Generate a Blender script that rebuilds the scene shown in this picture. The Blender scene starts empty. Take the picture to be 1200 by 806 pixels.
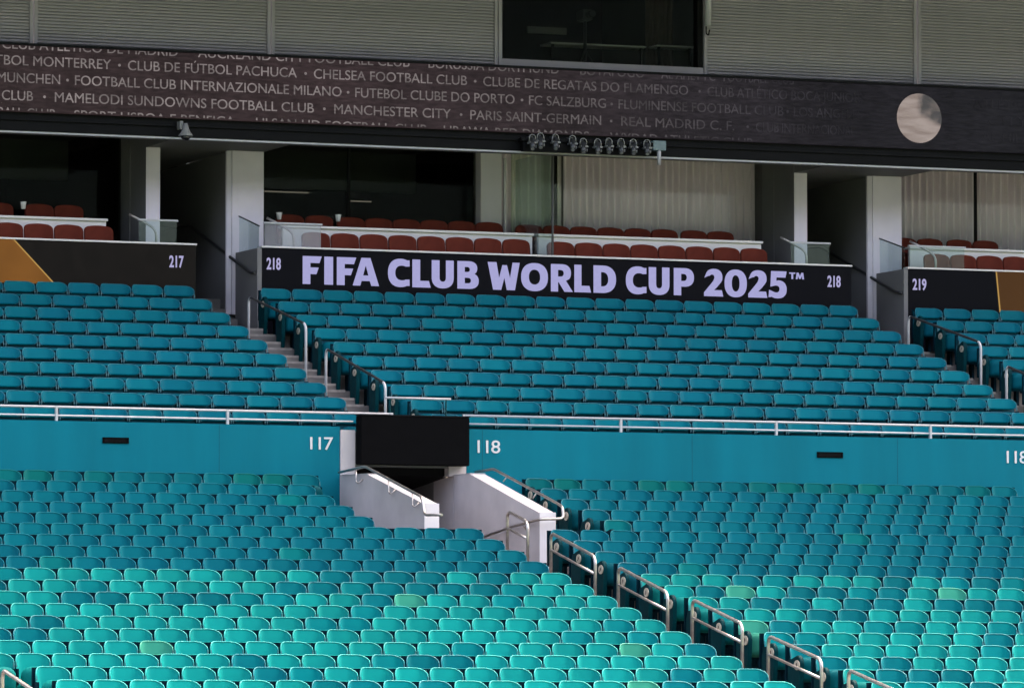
import bpy, bmesh, math, random
from mathutils import Vector, Matrix, noise
R = math.radians
random.seed(11)
S = bpy.context.scene
COL = S.collection

# ------------------------------------------------------------------ camera, sky, sun, exposure
cam_d = bpy.data.cameras.new("camera"); cam = bpy.data.objects.new("camera", cam_d); COL.objects.link(cam)
cam_d.sensor_width = 36.0; cam_d.lens = 200.0; cam_d.clip_start = 0.5; cam_d.clip_end = 2000
cam.location = (0, 0, 1.7); cam.rotation_euler = (R(90) + math.atan(437 / 6667.), 0, R(-22))
S.camera = cam

W = bpy.data.worlds.new("World"); S.world = W; W.use_nodes = True
SUN_EL, SUN_ROT = R(54), R(48)
sky = W.node_tree.nodes.new("ShaderNodeTexSky"); sky.sky_type = 'NISHITA'; sky.sun_disc = False
sky.sun_elevation = SUN_EL; sky.sun_rotation = SUN_ROT; sky.dust_density = 9.0; sky.air_density = 0.45; sky.ozone_density = 0.2
bg = W.node_tree.nodes["Background"]; bg.inputs[1].default_value = 0.15
tone = W.node_tree.nodes.new("ShaderNodeMix"); tone.data_type = 'RGBA'; tone.blend_type = 'MULTIPLY'; tone.inputs[0].default_value = 1
tone.inputs[7].default_value = (.93, .88, .78, 1)      # bright milky day: less blue than a clear sky
W.node_tree.links.new(sky.outputs[0], tone.inputs[6]); W.node_tree.links.new(tone.outputs[2], bg.inputs[0])
sd = bpy.data.lights.new("sun", 'SUN'); sd.energy = 2.5; sd.angle = R(0.5); sd.color = (1, .95, .87)
sun = bpy.data.objects.new("sun", sd); COL.objects.link(sun)
sv = Vector((math.sin(SUN_ROT) * math.cos(SUN_EL), math.cos(SUN_ROT) * math.cos(SUN_EL), math.sin(SUN_EL)))
sun.rotation_euler = sv.to_track_quat('Z', 'Y').to_euler()
EXPO = 4.3
S.view_settings.view_transform = 'Standard'; S.view_settings.look = 'None'
S.view_settings.exposure = EXPO; S.view_settings.gamma = 1; S.view_settings.use_curve_mapping = False
EM = 1.0 / 2 ** EXPO            # lamp-like things: value 1 here shows as white

# ------------------------------------------------------------------ materials
def mat(name, col, rough=.6, metal=0., var=.0, scale=6., bump=0., spec=.5, objcol=False, col2=None, detail=4, stretch=None, lift=None):
    m = bpy.data.materials.new(name); m.use_nodes = True
    nt = m.node_tree; N = nt.nodes; L = nt.links; p = N["Principled BSDF"]
    p.inputs["Roughness"].default_value = rough; p.inputs["Metallic"].default_value = metal
    p.inputs["Specular IOR Level"].default_value = spec
    p.inputs["Base Color"].default_value = (*col, 1)
    src = None
    if objcol:
        oi = N.new("ShaderNodeObjectInfo"); src = oi.outputs["Color"]
        if lift:        # edge highlight painted in: paler than the shell
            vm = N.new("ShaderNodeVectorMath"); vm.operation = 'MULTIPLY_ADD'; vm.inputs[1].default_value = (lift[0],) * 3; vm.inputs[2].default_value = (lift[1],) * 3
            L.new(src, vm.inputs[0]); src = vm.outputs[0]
    if var or bump:
        tc = N.new("ShaderNodeTexCoord"); nz = N.new("ShaderNodeTexNoise")
        nz.inputs["Scale"].default_value = scale; nz.inputs["Detail"].default_value = detail
        vec = tc.outputs["Object"]
        if objcol:      # every copy gets its own piece of the noise
            add = N.new("ShaderNodeVectorMath"); add.operation = 'ADD'
            mul = N.new("ShaderNodeMath"); mul.operation = 'MULTIPLY'; mul.inputs[1].default_value = 57.
            L.new(oi.outputs["Random"], mul.inputs[0]); L.new(vec, add.inputs[0]); L.new(mul.outputs[0], add.inputs[1]); vec = add.outputs[0]
        if stretch:
            mp = N.new("ShaderNodeMapping"); mp.inputs["Scale"].default_value = stretch
            L.new(vec, mp.inputs[0]); vec = mp.outputs[0]
        L.new(vec, nz.inputs["Vector"])
        if var:
            mr = N.new("ShaderNodeMapRange"); mr.inputs[1].default_value = .3; mr.inputs[2].default_value = .7
            L.new(nz.outputs[0], mr.inputs[0])
            mx = N.new("ShaderNodeMix"); mx.data_type = 'RGBA'
            L.new(mr.outputs[0], mx.inputs[0])
            if src:
                hs = N.new("ShaderNodeMix"); hs.data_type = 'RGBA'; hs.blend_type = 'MULTIPLY'; hs.inputs[0].default_value = 1
                hs.inputs[7].default_value = (1 - var, 1 - var * .8, 1 - var * .55, 1)
                L.new(src, hs.inputs[6]); L.new(hs.outputs[2], mx.inputs[6]); L.new(src, mx.inputs[7])
            else:
                c2 = col2 or tuple(c * (1 - var) for c in col)
                mx.inputs[6].default_value = (*c2, 1); mx.inputs[7].default_value = (*col, 1)
            src = mx.outputs[2]
        if bump:
            b = N.new("ShaderNodeBump"); b.inputs["Strength"].default_value = bump; b.inputs["Distance"].default_value = .01
            L.new(nz.outputs[0], b.inputs["Height"]); L.new(b.outputs[0], p.inputs["Normal"])
    if src: L.new(src, p.inputs["Base Color"])
    return m

def emit(name, col, strength=1., base=(.003, .003, .004), var=0., scale=30., rough=.5):
    m = mat(name, base, rough); nt = m.node_tree; p = nt.nodes["Principled BSDF"]; p.inputs["Specular IOR Level"].default_value = .04
    p.inputs["Emission Color"].default_value = (*col, 1); p.inputs["Emission Strength"].default_value = strength * EM
    if var:
        N = nt.nodes; L = nt.links
        tc = N.new("ShaderNodeTexCoord"); nz = N.new("ShaderNodeTexNoise"); nz.inputs["Scale"].default_value = scale; nz.inputs["Detail"].default_value = 3
        mr = N.new("ShaderNodeMapRange"); mr.inputs[1].default_value = .3; mr.inputs[2].default_value = .7
        mr.inputs[3].default_value = strength * EM * (1 - var); mr.inputs[4].default_value = strength * EM
        L.new(tc.outputs["Object"], nz.inputs["Vector"]); L.new(nz.outputs[0], mr.inputs[0]); L.new(mr.outputs[0], p.inputs["Emission Strength"])
    return m

def glass(name, tint=(.9, .96, .95), refl=1.0, rough=0.):
    m = bpy.data.materials.new(name); m.use_nodes = True
    nt = m.node_tree; N = nt.nodes; L = nt.links; N.remove(N["Principled BSDF"])
    t = N.new("ShaderNodeBsdfTransparent"); t.inputs[0].default_value = (*tint, 1)
    g = N.new("ShaderNodeBsdfGlossy"); g.inputs["Roughness"].default_value = rough; g.inputs[0].default_value = (refl, refl, refl, 1)
    lw = N.new("ShaderNodeLayerWeight"); pw = N.new("ShaderNodeMath"); pw.operation = 'POWER'; pw.inputs[1].default_value = 5
    f = N.new("ShaderNodeMath"); f.operation = 'MULTIPLY_ADD'; f.inputs[1].default_value = .9; f.inputs[2].default_value = .04
    L.new(lw.outputs["Facing"], pw.inputs[0]); L.new(pw.outputs[0], f.inputs[0])
    mx = N.new("ShaderNodeMixShader"); L.new(f.outputs[0], mx.inputs[0]); L.new(t.outputs[0], mx.inputs[1]); L.new(g.outputs[0], mx.inputs[2])
    L.new(mx.outputs[0], N["Material Output"].inputs[0]); return m

M = {}
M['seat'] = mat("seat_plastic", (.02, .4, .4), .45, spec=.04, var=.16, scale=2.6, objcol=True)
M['rim'] = mat("seat_rim_highlight", (.1, .4, .4), .5, spec=.2, var=.3, scale=9, objcol=True, lift=(1.18, .012))  # rim catching the light, painted as a paler colour
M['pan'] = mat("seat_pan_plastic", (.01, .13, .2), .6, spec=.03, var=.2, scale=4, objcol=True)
M['seat_stuff'] = mat("unfaded_seat_plastic", (.002, .155, .262), .45, spec=.04, var=.22, scale=1.7, col2=(.001, .135, .205))  # unfaded plastic, deeper in its own colour than the sun-bleached rows
M['shell'] = mat("dark_shell", (.0, .055, .082), .7, var=.3, scale=8, spec=.2)
M['bracket'] = mat("bracket_plastic", (.0, .014, .024), .7, var=.3, scale=9, spec=.05)
M['hinge'] = mat("hinge_plastic", (.06, .17, .20), .4, .0, var=.3, scale=20)
M['panel'] = mat("end_panel_plastic", (.0, .026, .032), .5, spec=.04, var=.3, scale=12)
M['plaque'] = mat("plaque_cream", (.42, .37, .29), .5, var=.15, scale=30)
M['plaque_mark'] = mat("plaque_mark", (.06, .035, .03), .5, var=.3, scale=30)
M['concrete'] = mat("terrace_concrete", (.15, .135, .128), .85, var=.35, scale=3.2, bump=.25, detail=8)
M['nosing'] = mat('step_nosing', (.26, .23, .21), .8, var=.35, scale=9)
M['tealwall'] = mat("teal_wall_paint", (.0, .125, .175), .6, spec=.08, var=.2, scale=1.7, bump=.05, stretch=(1, 1, .12), detail=6)
M['whitepaint'] = mat("white_wall_paint", (.57, .54, .56), .55, var=.08, scale=3, bump=.04)
M['capping'] = mat("white_capping_paint", (.36, .345, .355), .6, var=.12, scale=4)
M['offwhite'] = mat("grey_white_render", (.43, .395, .405), .7, var=.22, scale=1.6, bump=.1, detail=8)
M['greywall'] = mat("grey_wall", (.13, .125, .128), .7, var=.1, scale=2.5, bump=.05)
M['pier'] = mat("pier_paint", (.53, .485, .55), .7, var=.1, scale=2.5, bump=.05)
M['darkgrey'] = mat("dark_grey_wall", (.10, .105, .11), .7, var=.15, scale=2)
M['louver'] = mat("louver_paint", (.25, .235, .255), .6, spec=.2, var=.06, scale=.6, stretch=(1, 1, 4))
M['black'] = mat("black_metal", (.004, .0042, .005), .6, var=.3, scale=5, spec=.08)
M['blackcloth'] = mat("black_cloth", (.003, .003, .0035), .9, var=.3, scale=7, spec=.03)
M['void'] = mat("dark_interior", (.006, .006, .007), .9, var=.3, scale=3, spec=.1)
M['steel'] = mat("rail_steel", (.42, .38, .36), .32, .85, var=.25, scale=14)
M['whiterail'] = mat("white_rail_paint", (.36, .36, .38), .4, var=.12, scale=10)
M['darksteel'] = mat("dark_rail", (.02, .02, .022), .5, 0, var=.3, scale=10)
M['red'] = mat("red_seat_plastic", (.105, .020, .012), .6, spec=.05, var=.22, scale=5, objcol=False)
M['counter'] = mat("counter_white", (.58, .55, .54), .5, var=.08, scale=3)
M['curtain'] = mat("curtain_cloth", (.88, .77, .88), .9, var=.14, scale=3, stretch=(3, 3, .5), spec=.1)
M['turf'] = mat("turf", (.04, .06, .025), .9, var=.4, scale=.8)
M['roof'] = mat("roof_white", (.62, .62, .62), .7, var=.06, scale=.5)
M['glass'] = glass("window_glass", (.66, .68, .66), .10)
M['clearglass'] = glass("clear_window_glass", (.93, .93, .92), .5)
M['pressglass'] = glass('press_window_glass', (.72, .74, .72), .10)
M['guard'] = glass("guard_glass", (.80, .87, .86), 1.0, .02)
M['guardsheen'] = glass("guard_glass_sheen", (.80, .84, .84), 1.0, .02)
nt = M['guardsheen'].node_tree; df = nt.nodes.new("ShaderNodeBsdfDiffuse"); df.inputs[0].default_value = (.52, .48, .56, 1)
ms = nt.nodes.new("ShaderNodeMixShader"); ms.inputs[0].default_value = .17; src_ = nt.nodes["Material Output"].inputs[0].links[0].from_socket  # diffuse share paints the pane's whitish reflection
nt.links.new(src_, ms.inputs[1]); nt.links.new(df.outputs[0], ms.inputs[2]); nt.links.new(ms.outputs[0], nt.nodes["Material Output"].inputs[0])
M['lens'] = mat("lens_glass", (.01, .01, .012), .08)
M['lamp_metal'] = mat("lamp_housing", (.045, .047, .05), .4, .3, var=.3, scale=20)
M['lamp_rim'] = mat("lamp_rim", (.20, .20, .195), .35, .2, var=.2, scale=20)
M['tealbox'] = mat("grey_teal_box", (.10, .15, .16), .5, var=.2, scale=14)
M['cup'] = mat("white_cup", (.6, .6, .6), .5, var=.1, scale=20)
M['camhouse'] = mat('camera_housing', (.17, .17, .165), .5, var=.2, scale=20)
M['lilac'] = emit("led_lilac", (.45, .44, .77), .88, var=.08, scale=26)
M['ledblack'] = emit("led_black", (.05, .05, .1), .035, base=(.003, .003, .004), var=.4, scale=14, rough=.35)
M['ledbrown'] = emit("led_brown_black", (.05, .04, .035), .18, base=(.003, .003, .003), var=.3, scale=4, rough=.4)
M['gold'] = emit("led_gold", (.42, .17, .03), .5, var=.2, scale=1.4)
M['golddim'] = emit("led_gold_dim", (.32, .14, .035), .24, var=.15, scale=1.4)
M['goldline'] = emit("led_gold_line", (.75, .45, .12), .6)
M['number'] = mat("white_number", (.46, .47, .48), .5)
M['boardnum'] = emit("led_number", (.55, .52, .85), .75)
M['striplight'] = emit("interior_strip_light", (.9, .8, .65), .3)

def led_screen_mat(name, text):
    """the picture the ribbon screen is showing: mottled brown-plum at the left that goes dark to the right"""
    m = bpy.data.materials.new(name); m.use_nodes = True
    nt = m.node_tree; N = nt.nodes; L = nt.links; p = N["Principled BSDF"]
    p.inputs["Base Color"].default_value = (.003, .003, .003, 1); p.inputs["Roughness"].default_value = .5; p.inputs["Specular IOR Level"].default_value = .04
    tc = N.new("ShaderNodeTexCoord"); sp = N.new("ShaderNodeSeparateXYZ"); L.new(tc.outputs["Object"], sp.inputs[0])
    n1 = N.new("ShaderNodeTexNoise"); n1.inputs["Scale"].default_value = .9 if not text else 2.6; n1.inputs["Detail"].default_value = 5
    mp = N.new("ShaderNodeMapping"); mp.inputs["Rotation"].default_value = (0, R(35), 0); mp.inputs["Scale"].default_value = (3, 1, 16)
    L.new(tc.outputs["Object"], mp.inputs[0]); L.new(tc.outputs["Object"], n1.inputs["Vector"])
    n2 = N.new("ShaderNodeTexNoise"); n2.inputs["Scale"].default_value = 1.6; n2.inputs["Detail"].default_value = 4
    L.new(mp.outputs[0], n2.inputs["Vector"])
    fade = N.new("ShaderNodeValToRGB"); cr = fade.color_ramp
    mr = N.new("ShaderNodeMapRange"); mr.inputs[1].default_value = 27; mr.inputs[2].default_value = 47
    L.new(sp.outputs[0], mr.inputs[0]); L.new(mr.outputs[0], fade.inputs[0])
    stops = ([(0, (.25, .215, .21)), (.33, (.22, .19, .188)), (.47, (.155, .135, .133)), (.6, (.085, .075, .08)), (.72, (.042, .038, .046)), (.81, (.017, .016, .02)), (1, (.018, .0175, .022))] if text else
             [(0, (.036, .024, .025)), (.3, (.040, .026, .028)), (.5, (.034, .024, .027)), (.64, (.027, .022, .027)), (.8, (.016, .0145, .019)), (1, (.0125, .0125, .016))])
    cr.elements[0].position = 0; cr.elements[0].color = (*stops[0][1], 1); cr.elements[1].position = 1; cr.elements[1].color = (*stops[-1][1], 1)
    for q, c in stops[1:-1]:
        e = cr.elements.new(q); e.color = (*c, 1)
    def rng(n, a, b):
        r_ = N.new("ShaderNodeMapRange"); r_.inputs[1].default_value = .32; r_.inputs[2].default_value = .68; r_.inputs[3].default_value = a; r_.inputs[4].default_value = b
        L.new(n.outputs[0], r_.inputs[0]); return r_
    a = rng(n1, .55 if text else .7, 1.15); b = rng(n2, .75 if text else .6, 1.2)
    mu = N.new("ShaderNodeMath"); mu.operation = 'MULTIPLY'; L.new(a.outputs[0], mu.inputs[0]); L.new(b.outputs[0], mu.inputs[1])
    m2 = N.new("ShaderNodeMath"); m2.operation = 'MULTIPLY'; m2.inputs[1].default_value = EM; L.new(mu.outputs[0], m2.inputs[0])
    L.new(fade.outputs[0], p.inputs["Emission Color"]); L.new(m2.outputs[0], p.inputs["Emission Strength"])
    return m
M['ribbon'] = led_screen_mat("ribbon_picture", False); M['ribbontext'] = led_screen_mat("ribbon_lettering", True)

def disc_mat():
    m = bpy.data.materials.new("ribbon_disc"); m.use_nodes = True
    nt = m.node_tree; N = nt.nodes; L = nt.links; p = N["Principled BSDF"]; p.inputs["Base Color"].default_value = (.01, .01, .01, 1)
    tc = N.new("ShaderNodeTexCoord"); wv = N.new("ShaderNodeTexNoise"); wv.inputs["Scale"].default_value = 1.4; wv.inputs["Detail"].default_value = 5
    mp = N.new("ShaderNodeMapping"); mp.inputs["Rotation"].default_value = (0, R(32), 0); mp.inputs["Scale"].default_value = (1.3, 1, 7); L.new(tc.outputs["Object"], mp.inputs[0])
    nz = N.new("ShaderNodeTexNoise"); nz.inputs["Scale"].default_value = 3.2; nz.inputs["Detail"].default_value = 5
    L.new(mp.outputs[0], wv.inputs["Vector"]); L.new(tc.outputs["Object"], nz.inputs["Vector"])
    mx = N.new("ShaderNodeMix"); mx.data_type = 'RGBA'; mx.inputs[6].default_value = (.20, .145, .125, 1); mx.inputs[7].default_value = (.33, .265, .24, 1)
    wr = N.new("ShaderNodeMapRange"); wr.inputs[1].default_value = .35; wr.inputs[2].default_value = .65; L.new(wv.outputs[0], wr.inputs[0]); L.new(wr.outputs[0], mx.inputs[0])
    # dark wedge in the upper right of the pictured disc
    sp = N.new("ShaderNodeSeparateXYZ"); L.new(tc.outputs["Object"], sp.inputs[0])
    def ramp(sock, a, b):
        r_ = N.new("ShaderNodeMapRange"); r_.inputs[1].default_value = a; r_.inputs[2].default_value = b; L.new(sock, r_.inputs[0]); return r_.outputs[0]
    ad = N.new("ShaderNodeMath"); ad.operation = 'MULTIPLY_ADD'; ad.inputs[1].default_value = .45; L.new(sp.outputs[0], ad.inputs[0]); L.new(sp.outputs[2], ad.inputs[2])
    f = N.new("ShaderNodeMath"); f.operation = 'MULTIPLY'; L.new(ramp(sp.outputs[0], -.06, .06), f.inputs[0]); L.new(ramp(ad.outputs[0], .03, .12), f.inputs[1])
    f2 = N.new("ShaderNodeMath"); f2.operation = 'MULTIPLY'; L.new(f.outputs[0], f2.inputs[0]); L.new(ramp(nz.outputs[0], .25, .55), f2.inputs[1])
    mx2 = N.new("ShaderNodeMix"); mx2.data_type = 'RGBA'; mx2.inputs[7].default_value = (.03, .024, .026, 1)
    L.new(f2.outputs[0], mx2.inputs[0]); L.new(mx.outputs[2], mx2.inputs[6]); L.new(mx2.outputs[2], p.inputs["Emission Color"])
    p.inputs["Emission Strength"].default_value = EM; return m
M['disc'] = disc_mat()

# ------------------------------------------------------------------ mesh helpers
class MB:
    def __init__(s): s.bm = bmesh.new(); s.mi = 0
    def face(s, vs):
        try: f = s.bm.faces.new(vs); f.material_index = s.mi; return f
        except ValueError: return None
    def box(s, x0, x1, y0, y1, z0, z1):
        v = [s.bm.verts.new((x, y, z)) for x in (x0, x1) for y in (y0, y1) for z in (z0, z1)]
        for q in ((0, 1, 3, 2), (4, 6, 7, 5), (0, 4, 5, 1), (2, 3, 7, 6), (0, 2, 6, 4), (1, 5, 7, 3)): s.face([v[i] for i in q])
        return s
    def prism(s, pts, axis, a, b):
        """closed 2-D outline pts swept along an axis from a to b ('x': pts are (y,z); 'y': (x,z); 'z': (x,y))"""
        def P(p, t): return {'x': (t, p[0], p[1]), 'y': (p[0], t, p[1]), 'z': (p[0], p[1], t)}[axis]
        A = [s.bm.verts.new(P(p, a)) for p in pts]; B = [s.bm.verts.new(P(p, b)) for p in pts]
        s.face(A[::-1]); s.face(B)
        n = len(pts)
        for i in range(n): s.face([A[i], A[(i + 1) % n], B[(i + 1) % n], B[i]])
        return s
    def tube(s, pts, r, n=10, caps=True):
        pts = [Vector(p) for p in pts]; rings = []
        ref = None
        for i, p in enumerate(pts):
            t = ((pts[i + 1] - p).normalized() if i < len(pts) - 1 else Vector()) + ((p - pts[i - 1]).normalized() if i else Vector())
            t.normalize()
            if ref is None: ref = t.orthogonal().normalized()
            ref = (ref - t * ref.dot(t)).normalized(); b = t.cross(ref)
            rr = r[i] if isinstance(r, (list, tuple)) else r
            rings.append([s.bm.verts.new(p + (ref * math.cos(2 * math.pi * k / n) + b * math.sin(2 * math.pi * k / n)) * rr) for k in range(n)])
        for A, B in zip(rings, rings[1:]):
            for k in range(n):
                f = s.face([A[k], A[(k + 1) % n], B[(k + 1) % n], B[k]])
                if f: f.smooth = True
        if caps: s.face(rings[0][::-1]); s.face(rings[-1])
        return s
    def disc(s, c, r, nrm, t=.01, n=20, sx=1.):
        nrm = Vector(nrm).normalized(); u = Vector((0, 0, 1)); w = nrm.cross(u).normalized(); c = Vector(c)
        A = [s.bm.verts.new(c + (w * math.cos(2 * math.pi * k / n) * sx + u * math.sin(2 * math.pi * k / n)) * r) for k in range(n)]
        B = [s.bm.verts.new(v.co + nrm * t) for v in A]
        s.face(A[::-1]); s.face(B)
        for k in range(n): s.face([A[k], A[(k + 1) % n], B[(k + 1) % n], B[k]])
        return s
    def grid(s, fn, nu, nv, smooth=True):
        V = [[s.bm.verts.new(fn(i / nu, j / nv)) for i in range(nu + 1)] for j in range(nv + 1)]
        for j in range(nv):
            for i in range(nu):
                f = s.face([V[j][i], V[j][i + 1], V[j + 1][i + 1], V[j + 1][i]])
                if f: f.smooth = smooth
        return V
    def mesh(s, name, mats, bevel=0.):
        if bevel:
            bmesh.ops.bevel(s.bm, geom=s.bm.edges[:], offset=bevel, segments=2, affect='EDGES', clamp_overlap=True)
        bmesh.ops.recalc_face_normals(s.bm, faces=s.bm.faces[:])
        me = bpy.data.meshes.new(name); s.bm.to_mesh(me); s.bm.free()
        for m in (mats if isinstance(mats, (list, tuple)) else [mats]): me.materials.append(m)
        return me
    def build(s, name, mats, parent=None, bevel=0., loc=(0, 0, 0)):
        return link(name, s.mesh(name, mats, bevel), parent, loc)

def link(name, me, parent=None, loc=(0, 0, 0)):
    o = bpy.data.objects.new(name, me); COL.objects.link(o); o.location = loc
    if parent: o.parent = parent
    return o
def tag(o, label=None, cat=None, group=None, kind=None):
    if label: o['label'] = label
    if cat: o['category'] = cat
    if group: o['group'] = group
    if kind: o['kind'] = kind
    return o
def empty(name, label, cat, loc=(0, 0, 0), group=None):
    o = bpy.data.objects.new(name, None); COL.objects.link(o); o.location = loc; o.empty_display_size = .1
    return tag(o, label, cat, group)
def arc(c, r, a0, a1, n, plane):
    out = []
    for i in range(n + 1):
        a = R(a0 + (a1 - a0) * i / n); out.append((c[0] + r * math.cos(a), c[1] + r * math.sin(a)))
    return out
def rounded(pts, r, n=5):
    """polyline with its inner corners rounded"""
    pts = [Vector(p) for p in pts]; out = [pts[0]]
    for a, b, c in zip(pts, pts[1:], pts[2:]):
        u = (a - b); v = (c - b); k = min(r, u.length * .45, v.length * .45)
        p, q = b + u.normalized() * k, b + v.normalized() * k
        for i in range(n + 1):
            t = i / n; out.append(p * (1 - t) ** 2 + b * 2 * t * (1 - t) + q * t * t)
    return out + [pts[-1]]

ORD = "zeroth first second third fourth fifth sixth seventh eighth ninth tenth eleventh twelfth thirteenth fourteenth fifteenth sixteenth seventeenth eighteenth nineteenth twentieth twenty-first twenty-second twenty-third twenty-fourth".split()

# ------------------------------------------------------------------ where the rows are (metres)
YW = 82.3                       # front face of the teal wall between the two tiers
DL, DU = .838, .85              # row depths
def ztop(k): return 6.0482e-4 * k * k - .191267 * k + 5.40238      # top of the backs, lower tier, row k below the wall
def yl(k): return YW - DL * (k + .4)
def utop(j): return 8.92 - .278 * (9 - j)                            # upper tier, row j above the wall
def yu(j): return YW + DU * (j + .6)
H = .84                         # a back is .84 m high
AL, AR, PER = 30.95, 32.0, 12.2 # stair edges, section period
PL, PU = (AL + PER - AR - .2) / 23, (AL + PER - AR - .2 + .2) / 20
YB = 91.1                       # front of the display boards

# ------------------------------------------------------------------ ground and structure
g = MB(); g.box(-400, 400, -400, 66, -.3, 0).build("ground", M['turf']); tag(bpy.data.objects["ground"], "green turf of the pitch in front of the stand", "ground", kind='structure')

def terrace(name, rows, x0s, floor_z, back, depth, label, cat):
    t = MB()
    for r in rows:
        f = floor_z(r); yb = back(r) + .12
        nf = floor_z(rows[-1]) - .4
        for a, b in x0s(r): t.box(a, b, max(yb - depth, YW + .132) if name == 'upper_terrace' else yb - depth, yb, f - (.09 if name == 'upper_terrace' and r == 0 else .32), f)
    o = t.build(name, M['concrete']); tag(o, label, cat); return o
def lower_spans(k):
    if k <= 4: return [(0, 30.28), (32.72, 42.45), (44.8, 70)]
    if k < 12: return [(0, 70)]
    return [(0, 70)]
terrace("lower_terrace", list(range(0, 36)), lower_spans, lambda k: ztop(k) - H, yl, DL, "grey concrete steps under the turquoise lower seats", "terrace")
terrace("upper_terrace", list(range(0, 10)), lambda j: [(4, 70)], lambda j: utop(j) - H, yu, DU, "grey concrete steps under the dark teal upper seats", "terrace")

def stairs(name, x0, x1, rows, floor_z, back, depth, label):
    t = MB()
    for r in rows:
        f = floor_z(r); yb = back(r) + .12; rise = floor_z(rows[1]) - floor_z(rows[0]); rise = abs(rise)
        t.box(x0, x1, yb - depth * .5, yb - .002, f - .1, f + rise * .5)
        t.box(x0 + .003, x1 - .003, max(yb - depth - .004, YW + .133 if floor_z(rows[1]) > f else -99) if r == rows[0] else yb - depth - .004, yb - depth * .5 - .002, f - .12, f + .012)
        t.mi = 1
        for yy_, zz_ in ((yb - depth * .5 - .004, f + rise * .5), (yb - depth - .008, f + .012)):
            if yy_ > YW + .15 or floor_z(rows[1]) < floor_z(rows[0]): t.box(x0 + .02, x1 - .02, yy_, yy_ + .06, zz_ - .035, zz_ + .004)
        t.mi = 0
    o = t.build(name, [M['concrete'], M['nosing']]); tag(o, label, "stairs"); return o
stairs("upper_stairs", AL - .05, AR - .02, list(range(0, 10)), lambda j: utop(j) - H, yu, DU, "concrete upper stairs at the left end of the long lettered board")
stairs("upper_stairs", AL + PER - .05, AR + PER - .02, list(range(0, 10)), lambda j: utop(j) - H, yu, DU, "concrete upper stairs at the right end of the long lettered board")
stairs("lower_stairs", AL - .02, AR - .02, list(range(5, 25)), lambda k: ztop(k) - H, yl, DL, "concrete lower stairs running down from the sloped white walls")

# front wall of the upper tier
def teal_wall(x0, x1, label):
    return tag(MB().box(x0, x1, YW - .05, YW + .13, 3.6, 6.17).build("teal_wall", M['tealwall'], bevel=.006), label, "wall")
wall_l = teal_wall(4, 30.37, "smooth teal wall numbered 117 left of the tunnel mouth")
wall_r = teal_wall(32.463, 42.57, "smooth teal wall numbered 118 right of the tunnel mouth")

def text_mesh(txt, x0, x1, z0, cap, y, offset=0., extrude=.004, clip=None, squeeze=True, name="text"):
    """lettering as a thin solid facing -y, its ends on x0 and x1 and its capitals cap high"""
    cu = bpy.data.curves.new("tmp", 'FONT'); cu.body = txt; cu.size = 1; cu.space_character = .86 if txt in ("117", "118") else 1.0; cu.offset = offset; cu.extrude = 0.02; cu.resolution_u = 5
    ob = bpy.data.objects.new("tmp", cu); COL.objects.link(ob)
    ref = bpy.data.curves.new("tmpH", 'FONT'); ref.body = "H"; ref.size = 1; ref.offset = offset; rb = bpy.data.objects.new("tmpH", ref); COL.objects.link(rb)
    dg = bpy.context.evaluated_depsgraph_get(); dg.update()
    me = bpy.data.meshes.new_from_object(ob.evaluated_get(dg)); mh = bpy.data.meshes.new_from_object(rb.evaluated_get(dg))
    hs = [v.co.y for v in mh.vertices]; h0, h1 = min(hs), max(hs)
    xs = [v.co.x for v in me.vertices]; a, b = min(xs), max(xs)
    for v in me.vertices:
        v.co = Vector((x0 + (v.co.x - a) / (b - a) * (x1 - x0), y - (extrude if v.co.z > 0 else -extrude), z0 + (v.co.y - h0) / (h1 - h0) * cap))
    for o, c in ((ob, cu), (rb, ref)):
        bpy.data.objects.remove(o); bpy.data.curves.remove(c)
    bpy.data.meshes.remove(mh)
    bm = bmesh.new(); bm.from_mesh(me); bpy.data.meshes.remove(me)
    if clip:
        for z, s_ in ((clip[0], -1), (clip[1], 1)):
            bmesh.ops.bisect_plane(bm, geom=bm.verts[:] + bm.edges[:] + bm.faces[:], plane_co=(0, 0, z), plane_no=(0, 0, s_), clear_outer=True)
    return bm
def join_bm(dst, src):
    tmp = bpy.data.meshes.new("tmpm"); src.to_mesh(tmp); src.free(); dst.from_mesh(tmp); bpy.data.meshes.remove(tmp)
def lettering(name, items, m, parent, y, **kw):
    """items: (text, x0, x1, baseline z, cap height)"""
    bm = bmesh.new()
    for t, a, b, z, c in items: join_bm(bm, text_mesh(t, a, b, z, c, y, **kw))
    me = bpy.data.meshes.new(name); bm.to_mesh(me); bm.free(); me.materials.append(m)
    return link(name, me, parent)
YF = YW - .05
lettering("section_number", [("117", 29.88, 30.255, 5.81, .19)], M['number'], wall_l, YF - .004, offset=.004)
lettering("section_number", [("118", 32.65, 33.03, 5.805, .195)], M['number'], wall_r, YF - .004, offset=.004)
lettering("section_number", [("118", 41.86, 42.24, 5.80, .195)], M['number'], wall_r, YF - .004, offset=.004)
def wall_vent(x0, x1, z0, z1, parent):
    v = MB()
    v.box(x0, x1, YF - .012, YF + .01, z0, z0 + .02); v.box(x0, x1, YF - .012, YF + .01, z1 - .02, z1); v.box(x0, x0 + .03, YF - .012, YF + .01, z0 + .02, z1 - .02); v.box(x1 - .03, x1, YF - .012, YF + .01, z0 + .02, z1 - .02)
    f = v.build("wall_vent", M['blackcloth'], parent)
    s = MB()
    s.box(x0 + .031, x1 - .031, YF - .003, YF + .01, z0 + .021, z1 - .021)
    for i in range(3): s.box(x0 + .1, x1 - .05, YF - .008, YF - .0035, z0 + .03 + i * .014, z0 + .036 + i * .014)
    s.build("vent_grille", M['black'], f)
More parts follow.
